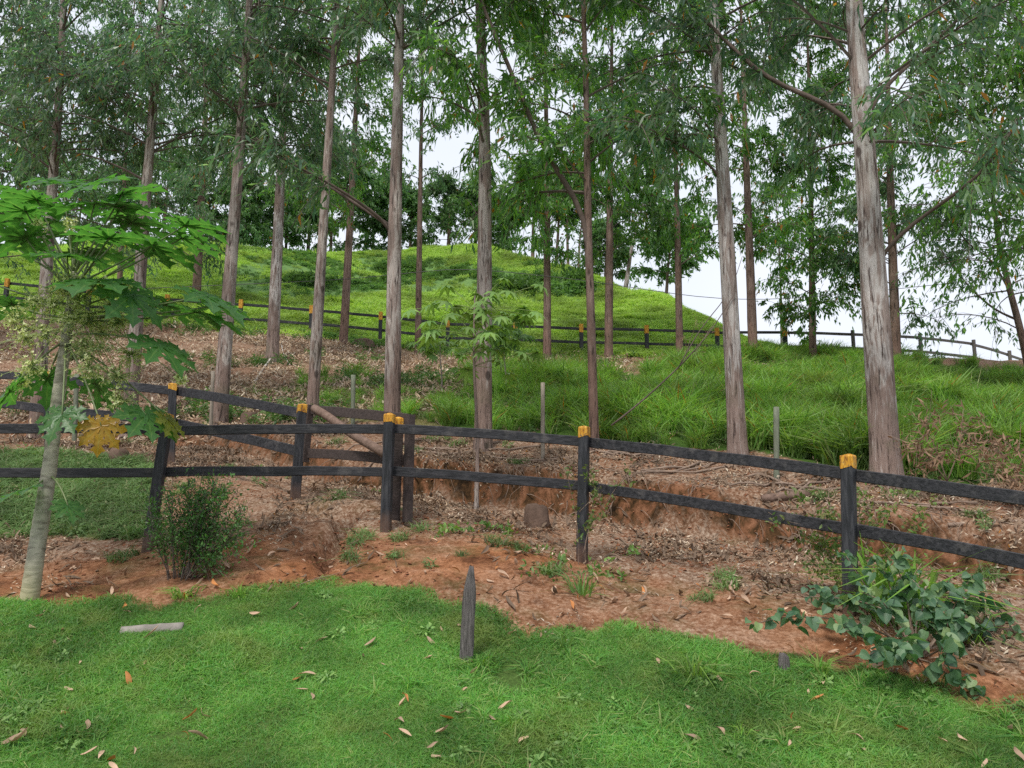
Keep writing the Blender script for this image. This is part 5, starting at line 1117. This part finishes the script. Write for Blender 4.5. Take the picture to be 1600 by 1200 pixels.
# ------------------------------------------------------------------ stumps, stakes, logs, fallen leaves, cable
def small_things():
    g = np.random.default_rng(41)
    # weathered post stump
    c = on_ground(727, 1035); Y = c.y; mb = MB(); n = 14; rows = 16; top = at(735, 886, Y); H = top.z-c.z
    for i in range(rows+1):
        s = i/rows; w = .056*(1-.18*s)*(1 if s < .72 else 1-.62*((s-.72)/.28)**1.6); cx = (top.x-c.x)*s+(.014*max(0, s-.5)); dpt = .040*(1-.2*s)*(1 if s < .85 else .75)
        for j in range(n):
            a = 2*math.pi*j/n; cu, su = math.cos(a), math.sin(a); q = 1+.07*g.normal()*.5+.10*vnoise(cu*2, su*2, s*1.3, 4)
            e = abs(cu)**.7*np.sign(cu); f = abs(su)**.7*np.sign(su); mb.v.append((c.x+cx+e*w*q, c.y+f*dpt*q, c.z-.15+(H+.15)*s+(.02*vnoise(cu*3, su*3, 0, 9) if i == rows else 0)))
    mb.f = [(i*n+j, i*n+(j+1) % n, (i+1)*n+(j+1) % n, (i+1)*n+j) for i in range(rows) for j in range(n)]+[tuple(range(rows*n, rows*n+n))]; mb.m = [0]*len(mb.f)
    tag(mb.build('wooden_stake', M['oldwood'], smooth=True), 'weathered grey pointed post stump standing in the lawn', 'stump')
    # short pale log or pipe in the grass
    a, b = on_ground(190, 990), on_ground(286, 985); mb = MB(); P = [a.lerp(b, t)+Vector((0, 0, -.008)) for t in np.linspace(0, 1, 9)]; mb.tube(P, [.058*g.uniform(.93, 1.05) for _ in P], 16)
    tag(mb.build('concrete_post', M['stone']), 'short pale broken concrete post lying in the grass', 'post')
    def lump(name, label, cat, px, py, wpx, hpx, mat, cut=None, seed=0):
        c = on_ground(px, py); r = wpx/2/FOC*c.y; tilt = .07*math.sin(seed*2.3); h = hpx/FOC*c.y; mb = MB(); n = 16; prof = [(0, 1.1), (.25, 1.08), (.55, 1.), (.8, .93), (.95, .82), (1.0, .62)]
        for t, q in prof:
            for j in range(n):
                th = 2*math.pi*j/n; rr = r*q*(1+.16*vnoise(math.cos(th)*1.6+seed, math.sin(th)*1.6, t*2, seed)); mb.v.append((c.x+rr*math.cos(th), c.y+rr*math.sin(th), c.z-.06+(h+.06)*t*(1+tilt*math.cos(th+seed)*t+.05*vnoise(math.cos(th)*2+seed, math.sin(th)*2, t, seed+1))))
        mb.f = [(i*n+j, i*n+(j+1) % n, (i+1)*n+(j+1) % n, (i+1)*n+j) for i in range(len(prof)-1) for j in range(n)]+[tuple(range((len(prof)-1)*n, len(prof)*n))]; mb.m = [0]*len(mb.f)
        tag(mb.build(name, M[mat]), label, cat)
    lump('tree_stump', 'rounded dark stump on the track left of the middle post', 'stump', 838, 822, 38, 32, 'stump', seed=3)
    lump('tree_stump', 'dark stump on the grassy verge behind the drooping yellow leaf', 'stump', 186, 722, 30, 20, 'stump', seed=5)
    lump('tree_stump', 'low brown lump right of the cut-stub eucalyptus by the fence rails', 'stump', 388, 662, 26, 18, 'stump', seed=8)
    lump('tree_stump', 'tiny grey stub at the lawn edge left of the heart-leaved shrub', 'stump', 1226, 1046, 17, 22, 'oldwood', seed=9)
    lump('tree_stump', 'dark mound under the upper fence between two brown trunks', 'stump', 568, 542, 34, 12, 'stump', seed=11)
    # stakes of the old wire fence
    def stake(label, px, py0, py1, Y, w, mat, lean=0):
        b = at(px+lean, py1, Y); b.z = gz(b.x, b.y)-.1; t = at(px, py0, Y); mb = MB(); mb.tube([b.lerp(t, s) for s in np.linspace(0, 1, 7)], [w/2*g.uniform(.92, 1.08) for _ in range(7)], 7); tag(mb.build('wooden_stake', M[mat], smooth=True), label, 'stake', 'stakes of the old wire fence')
    stake('thin pale stake between the stringy eucalyptus and the slender forked tree', 848, 598, 712, 11.7, .065, 'stake')
    stake('mossy grey stake between the two palest eucalyptus trunks', 1213, 636, 757, 10.2, .075, 'greenstake')
    stake('short mossy stake between the slim pinkish eucalyptus and the corner-post one', 552, 586, 655, 13.9, .08, 'greenstake')
    stake('pale green stake just right of the papaya trunk', 120, 585, 655, 15.2, .09, 'greenstake')
    stake('thin brown stake leaning on the cut-stub eucalyptus', 333, 580, 668, 15.0, .07, 'stake', -3)
    for lab, a, b, Y, r, mat in (('short thick log lying on the bank behind the nearest capped post', (1192, 796), (1264, 768), 9.7, .055, 'log'),
                                 ('long thin grey pole lying on the bank right of the nearest capped post', (1480, 800), (1640, 862), 8.6, .022, 'stick')):
        p, q = at(*a, Y), at(*b, Y); p.z = gz(p.x, p.y)+r*.8; q.z = gz(q.x, q.y)+r*.8; mb = MB(); mb.tube([p.lerp(q, s) for s in np.linspace(0, 1, 8)], [r*g.uniform(.9, 1.1) for _ in range(8)], 10); tag(mb.build('fallen_log', M[mat]), lab, 'log')
    for lab, pts, r in (('curved white dead stick on the litter slope, the longer of two', [(398, 600), (410, 580), (424, 562), (430, 546)], .035), ('curved white dead stick on the litter slope, the shorter and thinner of two', [(439, 534), (441, 550), (447, 564), (453, 573)], .018)):
        P = [on_ground(*p)+Vector((0, 0, .05)) for p in pts]; C = curve(P, 10); mb = MB(); mb.tube([Vector(p) for p in C], list(np.linspace(r, r*.6, 10)), 6); tag(mb.build('dead_stick', M['pale_stick']), lab, 'stick')
    # roots and long sticks on the bank, each lying on the ground
    for k in range(26):
        X = g.uniform(-4, 5); Yb = float(y_on(BANK, X))+g.uniform(.45, 1.6); a = g.uniform(-.5, .5); L = g.uniform(.6, 1.7); P = []
        for s in np.linspace(-.5, .5, 7): x, y = X+math.cos(a)*L*s, Yb+math.sin(a)*L*s+.05*g.normal(); P.append(Vector((x, y, gz(x, y)+.02+.02*g.random())))
        mb = MB(); mb.tube(P, [.016*g.uniform(.7, 1.3) for _ in P], 5); tag(mb.build('dead_stick', M['stick']), 'dry brown stick lying in the litter on top of the cut bank', 'stick', 'sticks on the cut bank')
    # fallen leaves one by one
    lm = {}
    for key, mat in (('tan', 'dead_leaf'), ('orange', 'dead_orange')):
        lm[key] = []
        for i in range(12):
            V, F = curl_leaf(g, 1.0, g.uniform(.16, .34), g.uniform(-1.8, 2.2), n=6, fold=g.uniform(.15, .6)); lm[key].append(np_mesh('fallen_leaf', V, F, M[mat], smooth=True))
    def drop(n, cond, key, label, group, lift, smin=.07, smax=.15):
        k = 0
        while k < n:
            x, y = g.uniform(-6, 6), 4.6+4.6*g.random()**1.3
            d = y-float(y_on(LAWN, x)); f = y-float(y_on(FENCE, x))
            if not cond(d, f) or abs(x)/y > .66: continue
            o = bpy.data.objects.new('fallen_leaf', lm[key][g.integers(12)]); COL.objects.link(o); o.location = (x, y, gz(x, y)+lift*g.uniform(.6, 1.1)); s = g.uniform(smin, smax); o.scale = (s, s, s); o.rotation_euler = (g.normal()*.28, g.normal()*.28+.0, g.uniform(0, 6.28)); tag(o, label, 'leaf', group); k += 1
    placed = [(28, 1172, 't', .20, 'long arched brown leaf lying nearest the lower left corner of the lawn'), (142, 1190, 't', .15, 'pale leaf at the very bottom of the lawn, right of the long arched brown one'), (310, 1165, 't', .17, 'pale forked-looking leaf propped up in the lower left of the lawn'), (298, 1133, 'o', .14, 'thin orange-brown curved leaf just behind the pale propped-up leaf'), (203, 1075, 'o', .15, 'long orange-tan leaf on the lawn below the pale concrete post'),
              (240, 1002, 't', .19, 'pale curled leaf lying right in front of the concrete post'), (192, 955, 'o', .10, 'small orange leaf in the grass just behind the left end of the concrete post'), (480, 1063, 't', .16, 'pale arched leaf on the lawn halfway from the concrete post to the stump post'), (638, 1105, 'o', .14, 'bright orange leaf on the lawn below and left of the stump post'), (697, 1133, 'o', .15, 'broad orange leaf lying beside an upright pale leaf in the lower middle of the lawn'),
              (720, 1131, 't', .12, 'pale leaf beside the broad orange one in the lower middle of the lawn'), (694, 1153, 't', .13, 'pale leaf lying just in front of the broad orange one'), (632, 1157, 't', .13, 'pale curled leaf left of the pair of pale and broad orange leaves'), (606, 1167, 'o', .11, 'dark orange-brown leaf lowest on the lawn left of middle'), (741, 1060, 't', .12, 'pale curled leaf just below the foot of the weathered stump post'),
              (727, 1086, 't', .09, 'small pale leaf second below the foot of the stump post'), (580, 1014, 't', .14, 'pale bent leaf on the lawn left of the weathered stump post'), (792, 1113, 't', .13, 'pale hooked leaf on the lawn below and right of the stump post'), (850, 1137, 't', .12, 'pale leaf by itself on the lawn right of the hooked one'), (1083, 1167, 't', .16, 'broad tan leaf alone in the lower right of the lawn'),
              (1240, 1030, 'o', .14, 'bright orange leaf at the lawn edge under the left arm of the heart-leaved shrub'), (1278, 1103, 'o', .13, 'broad orange-brown leaf on the lawn below the heart-leaved shrub'), (1185, 1065, 't', .12, 'pale leaf on the lawn just left of the tiny grey stub'), (975, 962, 't', .13, 'pale upright leaf on the red soil below the middle post')]
    for px, py, kd, sz, lab in placed:
        c = on_ground(px, py); o = bpy.data.objects.new('fallen_leaf', lm['tan' if kd == 't' else 'orange'][g.integers(12)]); COL.objects.link(o)
        o.location = c+Vector((0, 0, .026 if py > 1000 else .012)); o.scale = (sz*.9,)*3; o.rotation_euler = (g.normal()*.3, g.normal()*.3, g.normal()*.5+(1.3 if 'upright' in lab and kd == 't' else 0)); tag(o, lab, 'leaf', 'leaves that stand out')
    drop(72, lambda d, f: d < -.15, 'tan', 'dry tan curled leaf fallen on the green lawn', 'tan leaves on the lawn', .022, .06, .125)
    drop(10, lambda d, f: d < -.15, 'orange', 'bright orange leaf fallen on the green lawn', 'orange leaves on the lawn', .024, .06, .12)
    drop(160, lambda d, f: d > .05 and f < .1, 'tan', 'dry tan curled leaf fallen on the red soil in front of the fence', 'tan leaves on the red soil', .008)
    drop(14, lambda d, f: d > .05 and f < .1, 'orange', 'orange leaf fallen on the red soil in front of the fence', 'orange leaves on the red soil', .01)
    # cable
    mb = MB(); P = curve([at(-200, 468, 26), at(200, 452, 26), at(540, 437, 26), at(720, 418, 26), at(900, 436, 26), at(1100, 466, 26), at(1200, 469, 26), at(1340, 458, 26), at(1600, 430, 26), at(1900, 400, 26)], 60); mb.tube([Vector(p) for p in P], .011, 5)
    tag(mb.build('cable', M['wire']), 'thin dark cable strung between the trunks across the hill', 'cable')
small_things()
